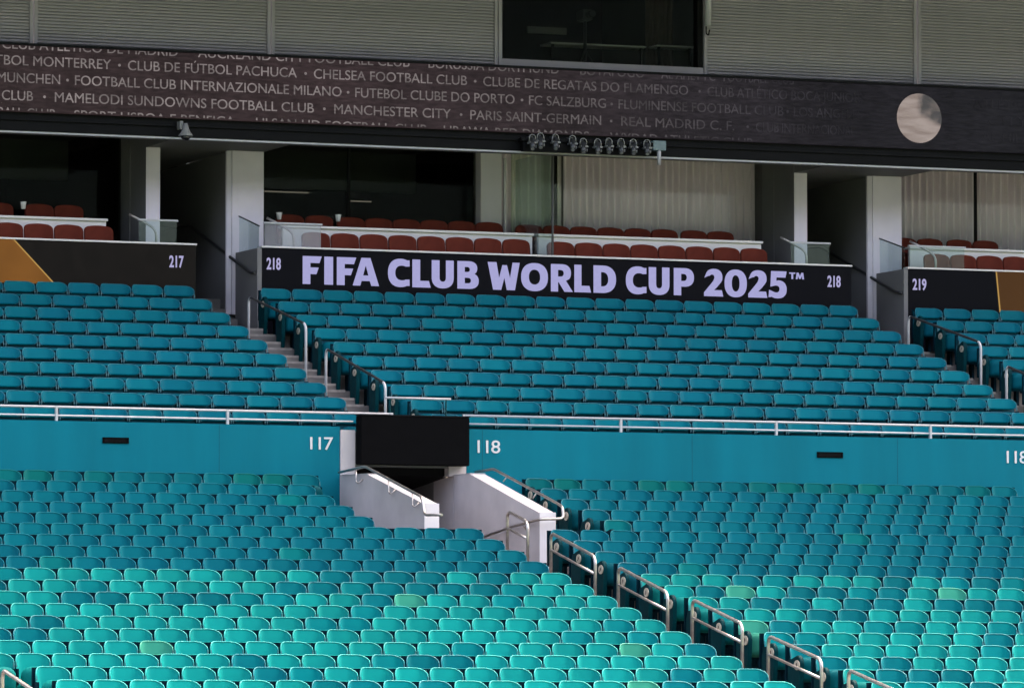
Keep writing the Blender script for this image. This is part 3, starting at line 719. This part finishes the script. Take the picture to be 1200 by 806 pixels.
# ------------------------------------------------------------------ suites behind the boards
ZC_ = 11.9                                      # ceiling inside the suites
def rep(f):
    for i, d in enumerate((0, PER)): f(d, i)
names = (("217", "218"), ("218", "219"))
def pier_l(d, i):
    o = tag(MB().box(30.50 + d, 30.745 + d, 92.2, 94.6, 8.6, ZC_).build("suite_pier", M['greywall'], bevel=.006), f"grey side wall with slim pale front edge behind board {names[i][0]}'s right end", "pier", "suite piers")
    MB().box(30.497 + d, 30.748 + d, 92.185, 92.2, 8.6, ZC_).build("pale_face", M['pier'], o)
    for y in (93.05, 93.9): MB().box(30.485 + d, 30.4995 + d, y, y + .05, 9, ZC_ - .01).build("trim", M['greywall'], o)
def pier_r(d, i):
    o = tag(MB().box(32.05 + d, 32.63 + d, 92.25, 93.85, 8.6, ZC_).build("suite_pier", M['greywall'], bevel=.006), f"broad pale pier at the left end of board {names[i][1]}", "pier", "suite piers")
    MB().box(32.06 + d, 32.633 + d, 92.2, 92.249, 8.6, ZC_).build("pale_face", M['pier'], o)
    MB().prism([(31.97 + d, 92.24), (32.05 + d, 92.2), (32.05 + d, 92.3), (31.97 + d, 92.3)], 'z', 8.6, ZC_).build("bevelled_edge", M['pier'], o)
    w = tag(MB().box(32.12 + d, 32.205 + d, YB - .03, 92.195, 7.9, 9.66).build("stair_side_wall", M['greywall'], bevel=.005), f"low grey wall beside the stairs at the left end of board {names[i][1]}", "wall", "stair side walls")
    s = tag(MB().box(32.055 + d, 32.16 + d, 92.31, 93.85, 7.9, 8.599).box(32.055 + d, 32.16 + d, 93.853, 97.99, 7.9, 11.41).build("stair_side_wall", M['greywall']), f"deeper grey stair wall under the pier left of board {names[i][1]}", "wall", "stair side walls")
    e = empty("stair_wall_rail", f"dark handrail on the grey stair wall left of board {names[i][1]}", "handrail", (32.05 + d, 91.3, 9.25), "stair wall handrails")
    p = rounded([(31.97 + d, 96.5, 10.40), (31.97 + d, 94.2, 10.28), (32.06 + d, 91.25, 9.25), (32.10 + d, 91.1, 9.24)], .15)
    part("rail", M['darksteel'], e, lambda q: q.tube(p, .028, 10))
    part("bracket", M['steel'], e, lambda q: q.tube([(32.06 + d, 91.2, 9.25), (32.13 + d, 91.2, 9.25)], .022, 10))
    c = tag(MB().box(30.748 + d, 32.3 + d, 98.0, 98.2, 7.6, 11.41).build("corridor_door", M['darkgrey']), f"dark doorway wall at the top of the stairs left of board {names[i][1]}", "doorway", "dark doorways")
    st = MB()
    for n in range(5): st.box(30.76 + d, 32.05 + d, 90.98 + .45 * n, 91.43 + .45 * n + (3 if n == 4 else 0) - .002, 7.6, 8.10 + .2 * n)
    tag(st.build("suite_steps", M['concrete']), f"shaded concrete steps climbing past the left end of board {names[i][1]}", "steps", "suite steps")
rep(pier_l); rep(pier_r)

YG = 93.55
# shells of the suites: floor, back wall, ceiling
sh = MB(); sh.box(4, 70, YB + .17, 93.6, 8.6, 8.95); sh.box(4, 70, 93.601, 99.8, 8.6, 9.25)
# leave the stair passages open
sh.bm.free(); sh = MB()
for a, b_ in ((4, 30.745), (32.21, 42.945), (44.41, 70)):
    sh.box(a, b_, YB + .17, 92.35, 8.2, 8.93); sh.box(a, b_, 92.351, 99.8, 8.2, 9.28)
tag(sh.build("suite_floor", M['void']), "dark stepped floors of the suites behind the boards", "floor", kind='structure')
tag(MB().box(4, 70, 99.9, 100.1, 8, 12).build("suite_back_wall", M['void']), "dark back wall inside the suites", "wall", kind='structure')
q = MB()
for a, b_ in ((4, 30.49), (32.64, 42.69), (44.84, 70)):
    q.box(a, b_, 90.78, 90.95, 11.42, 11.72); q.box(a, b_, 90.951, 100.1, ZC_, 12.1)
for a in (30.491, 42.691): q.box(a, a + 2.148, 90.77, 92.18, 11.42, 11.7)
for a in (30.75, 42.95): q.box(a, a + 1.298, 92.181, 100.1, 11.42, 11.7)
so = tag(q.build("soffit", M['greywall']), "grey soffit over the suites and stair heads", "ceiling", kind='structure')
MB().box(4, 70, 90.62, 90.745, 11.415, 11.445).build("soffit_trim", M['whiterail'], so)
# suite interiors: inner ceiling strips and bulkheads give the dark panes something to show
def suite_inside(x0, x1, lab, lines):
    e = empty("suite_interior", lab, "suite room", (x0, 95, 9.28), "dark suite rooms")
    part("bulkhead", M['darkgrey'], e, lambda q: q.box(x0, x1, 96.2, 96.4, 11.2, ZC_ - .005))
    part("bar_counter", M['void'], e, lambda q: q.box(x0 + 1, x1 - .6, 97.5, 98.1, 9.28, 10.3), .01)
    part("side_partition", M['void'], e, lambda q: q.box(x1 - .12, x1 - .01, YG + .1, 99.89, 9.28, ZC_ - .005))
    for a, b_, z in lines: part("strip_light", M['striplight'], e, lambda q: q.box(a, b_, 96.15, 96.19, z, z + .02))
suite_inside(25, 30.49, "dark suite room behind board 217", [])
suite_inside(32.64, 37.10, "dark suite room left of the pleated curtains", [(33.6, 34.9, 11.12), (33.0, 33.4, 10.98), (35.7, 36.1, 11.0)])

def pane_frame(x0, x1, label, gl, mull, y=YG):
    e = empty("suite_window", label, "window", (x0, y, 9.3), "suite windows")
    part("glazing", gl, e, lambda q: q.box(x0, x1, y, y + .012, 9.3, ZC_ - .03))
    part("head_frame", M['black'], e, lambda q: q.box(x0, x1, y - .03, y + .04, ZC_ - .075, ZC_ - .005))
    for x in mull: part("mullion", M['black'], e, lambda q: q.box(x - .018, x + .018, y - .03, y + .04, 9.3, ZC_ - .08))
pane_frame(25, 30.485, "dark sliding window above board 217", M['glass'], [26.5, 28.2])
pane_frame(32.64, 37.10, "dark window between the pale pier and the white post", M['glass'], [34.7])
pane_frame(38.62, 42.69, "glazing in front of the beige pleated curtains", M['clearglass'], [38.64])
pane_frame(44.85, 50, "glazing in front of the curtains above board 219", M['clearglass'], [47.0])
tp = tag(MB().box(37.12, 37.52, 93.35, 94.3, 8.95, ZC_ - .004).build("white_post", M['pier'], bevel=.006), "white post between the dark suite window and the curtains", "post")
MB().box(37.56, 37.60, 93.33, 93.40, 8.95, ZC_ - .3).build("slim_jamb", M['pier'], tp)
# sliding green-tinted pane and the standing glass divider
M['greenglass'] = glass("green_tinted_glass", (.86, .90, .82), .5)
e = empty("sliding_pane", "greenish sliding glass pane beside the white post", "window", (37.62, 93.2, 8.95))
part("pane", M['greenglass'], e, lambda q: q.box(37.64, 38.62, 93.2, 93.212, 8.95, 11.75))
part("edge_bar", M['darksteel'], e, lambda q: q.box(38.615, 38.635, 93.18, 93.23, 8.95, 11.8))
e = empty("glass_divider", "tall clear glass divider between the two groups of red seats", "divider", (37.7, 91.5, 8.95))
part("pane", M['guard'], e, lambda q: q.box(37.70, 37.712, 91.45, 93.15, 8.95, 11.55))
part("front_bar", M['darksteel'], e, lambda q: q.box(37.69, 37.722, 91.42, 91.449, 9.0, 11.55))

def curtain(x0, x1, y, label, amp=.06, wl=.14):
    q = MB(); n = int((x1 - x0) / wl * 10)
    q.grid(lambda u, v: (x0 + (x1 - x0) * u, y + amp * math.sin(u * (x1 - x0) / wl * 2 * math.pi + .6 * math.sin(u * 17)) + .012 * math.sin(u * 61 + v * 3), 9.28 + (ZC_ - 9.3) * v), n, 6)
    return tag(q.build("pleated_curtain", M['curtain']), label, "curtain", "pleated curtains")
curtain(37.56, 42.69, 93.9, "beige pleated curtain between the white post and the right pier")
curtain(44.90, 50, 93.9, "beige pleated curtain above board 219")

# counters between the two rows of red seats
def counter(x0, x1, label):
    e = empty("counter_wall", label, "counter", (x0, 92.3, 8.95), "white counters")
    part("top_slab", M['counter'], e, lambda q: q.box(x0, x1, 92.24, 92.52, 10.135, 10.175), .004)
    part("front_panel", M['counter'], e, lambda q: q.box(x0 + .02, x1 - .02, 92.29, 92.36, 8.94, 10.134))
counter(20, 29.835, "white counter behind the red seats above board 217")
counter(33.0, 37.69, "white counter behind red seats left of the glass divider")
counter(37.77, 42.11, "white counter behind red seats right of the glass divider")
counter(45.02, 55, "white counter behind the red seats above board 219")

# red seats
def red_meshes():
    Wd = .255; q = MB(); z0, z1 = .42, .92
    def half(z):
        r = .07
        return Wd if z < z1 - r else Wd - r + math.sqrt(max(0, r * r - (z - z1 + r) ** 2))
    def f(dy):
        def g(u, v):
            z = z0 + (z1 - z0) * (1 - (1 - v) ** 1.8); x = (2 * u - 1) * half(z)
            zz = z + .035 * (1 - (x / Wd) ** 2) * v ** 2
            return (x, (z - z1) * .14 - .05 * abs(x / Wd) ** 3 + dy, zz)
        return g
    A = q.grid(f(0), 12, 8); B = q.grid(f(.05), 12, 8)
    loop = lambda V: V[0][:] + [r_[-1] for r_ in V[1:]] + V[-1][-2::-1] + [r_[0] for r_ in V[-2:0:-1]]
    la, lb = loop(A), loop(B)
    for i in range(len(la)):
        fc = q.face([la[i], la[(i + 1) % len(la)], lb[(i + 1) % len(la)], lb[i]]); fc.smooth = True
    return q.mesh("red_backrest", M['red']), pan_mesh("red_pan", .24, .30, .66, -.24, .12, M['red'])
rb, rp = red_meshes()
rl = MB().box(-.2, .2, -.12, -.06, .28, .34).box(-.03, .03, -.12, -.05, 0, .28).mesh("red_leg", M['black'])
def red_seat(x, y, z, label):
    e = empty("suite_chair", label, "chair", (x, y, z), "red suite seats")
    link("backrest", rb, e); link("seat_pan", rp, e); link("pedestal", rl, e)
def red_row(x0, n, pitch, y, ztop_, lab, frm="from the left"):
    for i in range(n): red_seat(x0 + pitch * (i + .5), y, ztop_ - .95, f"dark red chair {lab}, {ORD[i + 1 if frm == 'from the left' else n - i]} {frm}")
red_row(33.20, 8, .532, 91.9, 10.03, "before the counter left of the divider")
red_row(37.765, 8, .531, 91.9, 10.01, "before the counter right of the divider")
red_row(33.10, 2, .54, 92.95, 10.42, "behind the left counter by the cup")
red_row(34.24, 6, .52, 92.95, 10.41, "in the six behind the left counter")
red_row(37.60, 6, .523, 92.95, 10.39, "in the six behind the counter by the curtains")
red_row(40.79, 2, .52, 92.95, 10.39, "in the pair before the curtains' right end")
red_row(27.15, 5, .532, 91.9, 10.02, "in front of the counter above board 217", "from the right")
red_row(28.55, 2, .53, 92.95, 10.45, "behind the counter above board 217", "from the right")
red_row(27.3, 2, .53, 92.95, 10.45, "behind the counter at the left edge", "from the right")
red_row(45.10, 4, .53, 91.9, 10.02, "in front of the counter above board 219")
red_row(44.95, 2, .53, 92.95, 10.39, "behind the counter by the right pier")
red_row(46.08, 2, .53, 92.95, 10.39, "above the gold end of board 219")
for x, lab in ((28.44, "left edge above board 217"), (33.06, "pale pier"), (34.15, "second red seat of the back row")):
    q = MB(); q.tube([(0, 0, 0), (0, 0, .10), (0, 0, .12)], [.035, .05, .055], 12)
    tag(q.build("drink_cup", M['cup'], loc=(x, 92.6, 10.30 if x > 30 else 10.33)), f"small white cup among red seats near the {lab}", "cup", "white cups")

# glass guards at the ends of the boards
def guard(x0, x1, z1, label, pane=None, dx=.0, rail=True):
    e = empty("glass_guard", label, "glass guard", (x0, YB + .1, 9.70), "glass guards on the boards")
    part("pane", pane or M['guard'], e, lambda q: q.box(x0 + .02, x1 - .02, YB + .075, YB + .087, 9.702, z1 - .02))
    part("top_rail", M['whiterail'], e, lambda q: q.box(x0, x1, YB + .05, YB + .11, z1 - .018, z1 + .012), .004)
    if rail:
        xm = x0 + (x1 - x0) * .66
        p = rounded([(xm - .42, YB + .7, z1 + .14), (xm - .2, YB + .62, z1 + .02), (xm, YB + .5, z1 - .12), (xm, YB + .5, 9.3)], .14)
        part("curved_handrail", M['steel'], e, lambda q: q.tube(p, .022, 10))
guard(30.02, 30.73, 10.085, "small glass guard with a white rail on board 217")
guard(32.27, 33.33, 10.105, "glass guard with a whitish reflection on the left end of the lettered board", M['guardsheen'])
guard(42.14, 42.93, 10.08, "small glass guard on the right end of the lettered board")
guard(44.47, 45.60, 10.09, "glass guard with a white rail on board 219")
def slope_guard(X, lab):
    e = empty("sloped_glass_guard", lab, "glass guard", (X, YB + .1, 9.67), "sloped glass guards")
    part("pane", M['guard'], e, lambda q: q.prism([(92.15, 9.67), (92.15, 10.28), (YB + .05, 10.03), (YB + .05, 9.67)], 'x', X, X + .012))
    part("top_bar", M['darksteel'], e, lambda q: q.tube([(X + .006, 92.17, 10.29), (X + .006, YB + .03, 10.04)], .014, 8))
slope_guard(32.17, "sloping glass guard on the stair wall left of the lettered board"); slope_guard(32.17 + PER, "sloping glass guard on the stair wall left of board 219")

# ------------------------------------------------------------------ ribbon screen, beam, louvres
rs = empty("ribbon_screen", "long dark LED ribbon scrolling football club names", "LED screen", (4, 90.5, 11.76))
part("screen", M['ribbon'], rs, lambda q: q.box(4, 75, 90.50, 90.70, 11.765, 12.865))
part("top_edge", M['black'], rs, lambda q: q.box(4, 75, 90.47, 90.75, 12.867, 12.905))
ROWS = {12.80: [("CLUB ATLÉTICO DE MADRID", 27.41, 30.49), ("AUCKLAND CITY FOOTBALL CLUB", 30.85, 34.67), ("BORUSSIA DORTMUND", 35.02, 37.44), ("BOTAFOGO", 37.84, 39.05), ("AL AHLY FC", 39.37, 40.40), ("FOOTBALL CLUB", 40.56, 41.91)],
 12.53: [("CLUB DE FÚTBOL MONTERREY", 26.0, 29.31), ("CLUB DE FÚTBOL PACHUCA", 29.61, 32.62), ("CHELSEA FOOTBALL CLUB", 32.93, 35.73), ("CLUBE DE REGATAS DO FLAMENGO", 36.03, 39.88), ("CLUB ATLÉTICO BOCA JUNIORS", 40.25, 43.29), ("ATLÉTICO", 45.43, 46.71)],
 12.24: [("MUNCHEN", 27.33, 28.42), ("FOOTBALL CLUB INTERNAZIONALE MILANO", 28.68, 33.43), ("FUTEBOL CLUBE DO PORTO", 33.68, 36.61), ("FC SALZBURG", 36.88, 38.32), ("FLUMINENSE FOOTBALL CLUB", 38.56, 41.71), ("LOS ANGELES", 41.91, 43.24), ("CITY", 45.73, 46.53)],
 11.942: [("CLUB", 27.41, 27.95), ("MAMELODI SUNDOWNS FOOTBALL CLUB", 28.33, 32.93), ("MANCHESTER CITY", 33.30, 35.43), ("PARIS SAINT-GERMAIN", 35.79, 38.23), ("REAL MADRID C. F.", 38.61, 40.76), ("CLUB INTERNACIONAL", 41.18, 43.10), ("AL HILAL", 45.60, 46.71)],
 11.655: [("FOOTBALL CLUB", 26.79, 28.34), ("SPORT LISBOA E BENFICA", 28.67, 31.51), ("ULSAN HD FOOTBALL CLUB", 31.89, 34.99), ("URAWA RED DIAMONDS", 35.30, 38.00), ("WYDAD ATHLETIC CLUB", 38.40, 41.12)]}
DOTS = {12.53: (29.46, 32.78, 35.88, 40.10), 12.24: (28.55, 33.55, 36.75, 38.43, 41.79), 11.942: (28.15, 33.12, 35.62, 38.42, 41.02)}
lettering("club_names", [(t, a, b, z, .16) for z, l in ROWS.items() for t, a, b in l], M['ribbontext'], rs, 90.496, clip=(11.772, 12.858)).matrix_parent_inverse = Matrix.Translation(-rs.location)
for z, l in DOTS.items():
    for x in l: part("dot", M['ribbontext'], rs, lambda q: q.disc((x, 90.499, z + .075), .024, (0, -1, 0), .006, 12))
dd = MB(); dd.disc((0, 0, 0), .44, (0, -1, 0), .006, 48); o = dd.build("disc_picture", M['disc'], rs); o.location = (44.36, 90.497, 12.30); o.matrix_parent_inverse = Matrix.Translation(-rs.location)

bm_ = tag(MB().box(4, 75, 90.60, 90.76, 11.447, 11.76).build("black_beam", M['black'], bevel=.006), "long black beam under the LED ribbon", "beam")
MB().box(4, 75, 90.56, 90.598, 11.62, 11.66).build("flange", M['black'], bm_)

YLV = 91.4
def louver(x0, x1, z0, z1, label):
    e = empty("louver_panel", label, "louver panel", (x0, YLV, z0), "louver panels")
    def f(q):
        p = .054; n = int((z1 - z0) / p); pts = []
        for i in range(n):
            z = z0 + i * p
            pts += [(YLV + .045, z), (YLV + .002, z + .005), (YLV, z + .030), (YLV + .045, z + .035)]
        pts += [(YLV + .09, z0 + n * p), (YLV + .09, z0)]
        q.prism(pts, 'x', x0 + .07, x1 - .07)
    part("slats", M['louver'], e, f)
    for a in (x0 + .006, x1 - .064): part("side_frame", M['louver'], e, lambda q: q.box(a, a + .058, YLV - .02, YLV + .08, z0, z1), .004)
    part("bottom_rail", M['louver'], e, lambda q: q.box(x0 + .07, x1 - .07, YLV - .015, YLV + .07, z0 - .08, z0 - .002))
ZL0, ZL1 = 12.98, 15.66
louver(24.0, 28.225, ZL0, ZL1, "grey slatted panel at the left end above the ribbon")
louver(28.235, 32.465, ZL0, ZL1, "second grey slatted panel from the left above the ribbon")
louver(32.475, 36.66, ZL0, ZL1, "grey slatted panel just left of the dark window")
louver(40.58, 44.76, ZL0, ZL1, "grey slatted panel just right of the dark window")
louver(44.78, 49.0, ZL0, ZL1, "grey slatted panel at the right end above the ribbon")
dr = MB(); dr.grid(lambda u, v: (40.15 + .55 * u, 93.0 + .04 * math.sin(u * 40), 12.96 + 2.8 * v), 40, 4)
M['drape'] = mat('brown_drape', (.12, .095, .08), .9, var=.3, scale=4, spec=.05)
tag(dr.build("drape", M['drape']), "brown drape inside the dark window above the ribbon", "curtain")
uw = empty("press_window", "dark window between slatted panels above the ribbon", "window", (36.67, YLV, 12.98))
part("sill", M['louver'], uw, lambda q: q.box(36.67, 40.57, YLV - .02, YLV + .2, 12.95, 13.13), .005)
part("side_frame", M['louver'], uw, lambda q: q.box(36.67, 36.74, YLV - .015, YLV + .2, 13.133, 15.6), .004)
part("side_frame", M['black'], uw, lambda q: q.box(40.47, 40.57, YLV + .02, YLV + .2, 13.133, 15.6), .004)
part("glazing", M['pressglass'], uw, lambda q: q.box(36.745, 40.465, YLV + .1, YLV + .112, 13.14, 15.6))
rm = empty("press_room", "dim room with a desk seen through the window above the ribbon", "room", (36.6, 93, 12.9))
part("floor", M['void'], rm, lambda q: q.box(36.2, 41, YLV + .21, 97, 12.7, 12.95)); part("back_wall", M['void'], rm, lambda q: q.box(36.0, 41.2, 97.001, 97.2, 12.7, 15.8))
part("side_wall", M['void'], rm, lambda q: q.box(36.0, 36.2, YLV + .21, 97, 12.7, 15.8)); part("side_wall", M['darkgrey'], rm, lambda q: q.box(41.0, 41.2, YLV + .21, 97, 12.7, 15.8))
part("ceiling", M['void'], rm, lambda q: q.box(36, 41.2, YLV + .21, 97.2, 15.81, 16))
def desk(x0, x1, y, z, lab):
    e = empty("desk", lab, "desk", (x0, y, 12.95), "desks in the dark room")
    part("desk_top", M['counter'], e, lambda q: q.box(x0, x1, y, y + .5, z - .03, z), .004)
    for x in (x0 + .05, x1 - .09): part("leg", M['black'], e, lambda q: q.box(x, x + .04, y + .05, y + .1, 12.95, z - .031))
desk(38.15, 40.0, 92.6, 13.62, "long desk edge behind the middle of the dark window")
desk(40.2, 40.95, 92.6, 13.66, "short desk at the right side of the dark window")
part("screen_edge", M['greywall'], rm, lambda q: q.box(38.0, 38.75, 93.3, 93.35, 13.85, 13.97)); part("screen_edge", M['pier'], rm, lambda q: q.box(36.95, 37.4, 93.3, 93.35, 13.85, 13.95))
tr = empty("tripod_camera", "dark camera on a stand behind the desk in the window", "camera", (38.75, 92.5, 12.95))
part("camera_body", M['lamp_metal'], tr, lambda q: q.box(38.68, 38.86, 92.35, 92.7, 14.0, 14.2), .02); part("lens_tube", M['lens'], tr, lambda q: q.tube([(38.77, 92.34, 14.1), (38.77, 92.15, 14.1)], .06, 14)); part("column", M['lamp_metal'], tr, lambda q: q.tube([(38.77, 92.5, 13.3), (38.77, 92.5, 14.0)], .03, 10))
for a in (90, 210, 330): part("leg", M['lamp_metal'], tr, lambda q: q.tube([(38.77, 92.5, 13.5), (38.77 + .3 * math.cos(R(a)), 92.5 + .3 * math.sin(R(a)), 12.95)], .015, 8))
wt = empty("white_tube", "white tube with a hook hanging at the dark window's right side", "tube", (40.62, YLV - .1, 13.85))
part("tube", M['whiterail'], wt, lambda q: q.tube([(40.62, YLV - .1, 13.87), (40.635, YLV - .1, 14.8)], .055, 14))
part("hook", M['black'], wt, lambda q: q.tube(rounded([(40.585, YLV - .1, 13.86), (40.585, YLV - .1, 13.73), (40.63, YLV - .1, 13.70), (40.65, YLV - .1, 13.80)], .03), .012, 8))

# spot lamps under the ribbon
def lamp(x, dz, i):
    e = empty("spot_lamp", f"small spotlight with a pale yoke under the ribbon, {ORD[i + 1]} from the left", "spotlight", (x, 90.3, 11.46 + dz), "row of spotlights under the ribbon")
    z = 11.50 + dz
    part("bracket", M['lamp_metal'], e, lambda q: q.box(x - .03, x + .03, 90.38, 90.56, z + .10, z + .16))
    yk = [(x - .066, 90.34, z + .04), (x - .06, 90.34, z + .11)] + [(x + .06 * math.cos(R(a)), 90.34, z + .12 + .06 * math.sin(R(a))) for a in range(160, 10, -25)] + [(x + .06, 90.34, z + .11), (x + .066, 90.34, z + .04)]
    part("yoke", M['lamp_rim'], e, lambda q: q.tube(yk, .008, 8))
    part("reflector_lip", M['lamp_rim'], e, lambda q: q.box(x - .075, x + .075, 90.27, 90.42, z + .018, z + .05), .01)
    part("housing", M['lamp_metal'], e, lambda q: q.tube([(x, 90.36, z + .10), (x - .045, 90.22, z - .08)], [.05, .042], 14))
    part("lens", M['lamp_rim'], e, lambda q: q.tube([(x - .046, 90.218, z - .082), (x - .048, 90.212, z - .088)], .030, 14))
    part("knob", M['lamp_rim'], e, lambda q: q.tube([(x + .06, 90.33, z - .05), (x + .06, 90.33, z + .0)], .014, 8))
for i, (x, dz) in enumerate(zip([36.88, 37.03, 37.31, 37.63, 37.83, 38.10, 38.31, 38.54, 38.77, 39.03], [.03, .06, .05, .04, .0, .0, .02, .02, .02, .02])): lamp(x, dz, i)
tr = tag(MB().box(36.7, 39.18, 90.40, 90.58, 11.60, 11.66).box(36.75, 39.14, 90.44, 90.56, 11.43, 11.595).build("lamp_track", M['black'], bevel=.005), "black mounting track carrying the small spotlights", "track")
jb = empty("junction_box", "grey-green box with a white stub at the right of the spotlights", "box", (39.3, 90.4, 11.5))
part("box_body", M['tealbox'], jb, lambda q: q.box(39.17, 39.42, 90.40, 90.59, 11.53, 11.70), .008)
part("white_stub", M['whiterail'], jb, lambda q: q.tube([(39.30, 90.44, 11.28), (39.30, 90.44, 11.56)], .035, 12))
dc = empty("dome_camera", "white cone-shaped dome camera under the beam at left", "security camera", (30.58, 90.4, 11.45))
part("housing", M['camhouse'], dc, lambda q: q.tube([(30.59, 90.36, 11.66), (30.59, 90.36, 11.60), (30.59, 90.36, 11.52), (30.59, 90.36, 11.46), (30.59, 90.36, 11.44)], [.028, .045, .075, .12, .125], 20))
part("dome", M['lens'], dc, lambda q: q.tube([(30.59, 90.36, 11.438), (30.59, 90.36, 11.40), (30.59, 90.36, 11.375), (30.59, 90.36, 11.365)], [.085, .075, .045, .01], 18))
part("arm", M['camhouse'], dc, lambda q: q.box(30.50, 30.56, 90.40, 90.56, 11.56, 11.70), .005)

# ------------------------------------------------------------------ unseen rest of the stadium, shaped to keep off the sun and low sky
ud = MB(); ud.prism([(85, 15.8), (91.5, 15.62), (112, 28), (112, 31), (85, 17.5)], 'x', -60, 140)  # unseen overhang, front edge pulled forward to dim the upper tier
tag(ud.build("upper_deck", M['roof']), "unseen upper deck overhang above the slatted panels", "upper deck")
cn = MB(); cn.box(-90, 170, 80, 135, 42, 43)
tag(cn.build("roof_canopy", M['roof']), "broad white roof canopy over the stand", "roof")
M['farseats'] = mat("far_seating", (.014, .022, .024), .8, var=.3, scale=.6, spec=.1)  # near black so the windows reflect little
fs = MB()  # unseen stands, added and raised to block the low sky
fs.prism([(-8, 0), (-8, 2), (-60, 40), (-60, 0)], 'x', -110, 190)
fs.prism([(-60.01, 40), (-60.01, 55), (-80, 55), (-80, 0), (-60.01, 0)], 'x', -110, 190)
fs.prism([(-60, 0), (-60, 2), (-100, 26), (-115, 34), (-115, 0)], 'y', -8, 110); fs.prism([(130, 0), (130, 2), (170, 26), (185, 34), (185, 0)], 'y', -8, 110)
tag(fs.build("far_stands", M['farseats']), "unseen far stands closing the bowl round the pitch behind the photographer", "stand")
rf = MB(); rf.box(-110, 190, -90, -42, 56, 57)  # unseen, set high to cut low sky light
tag(rf.build("roof_canopy", M['roof']), "unseen white roof canopy over the stand across the pitch", "roof")
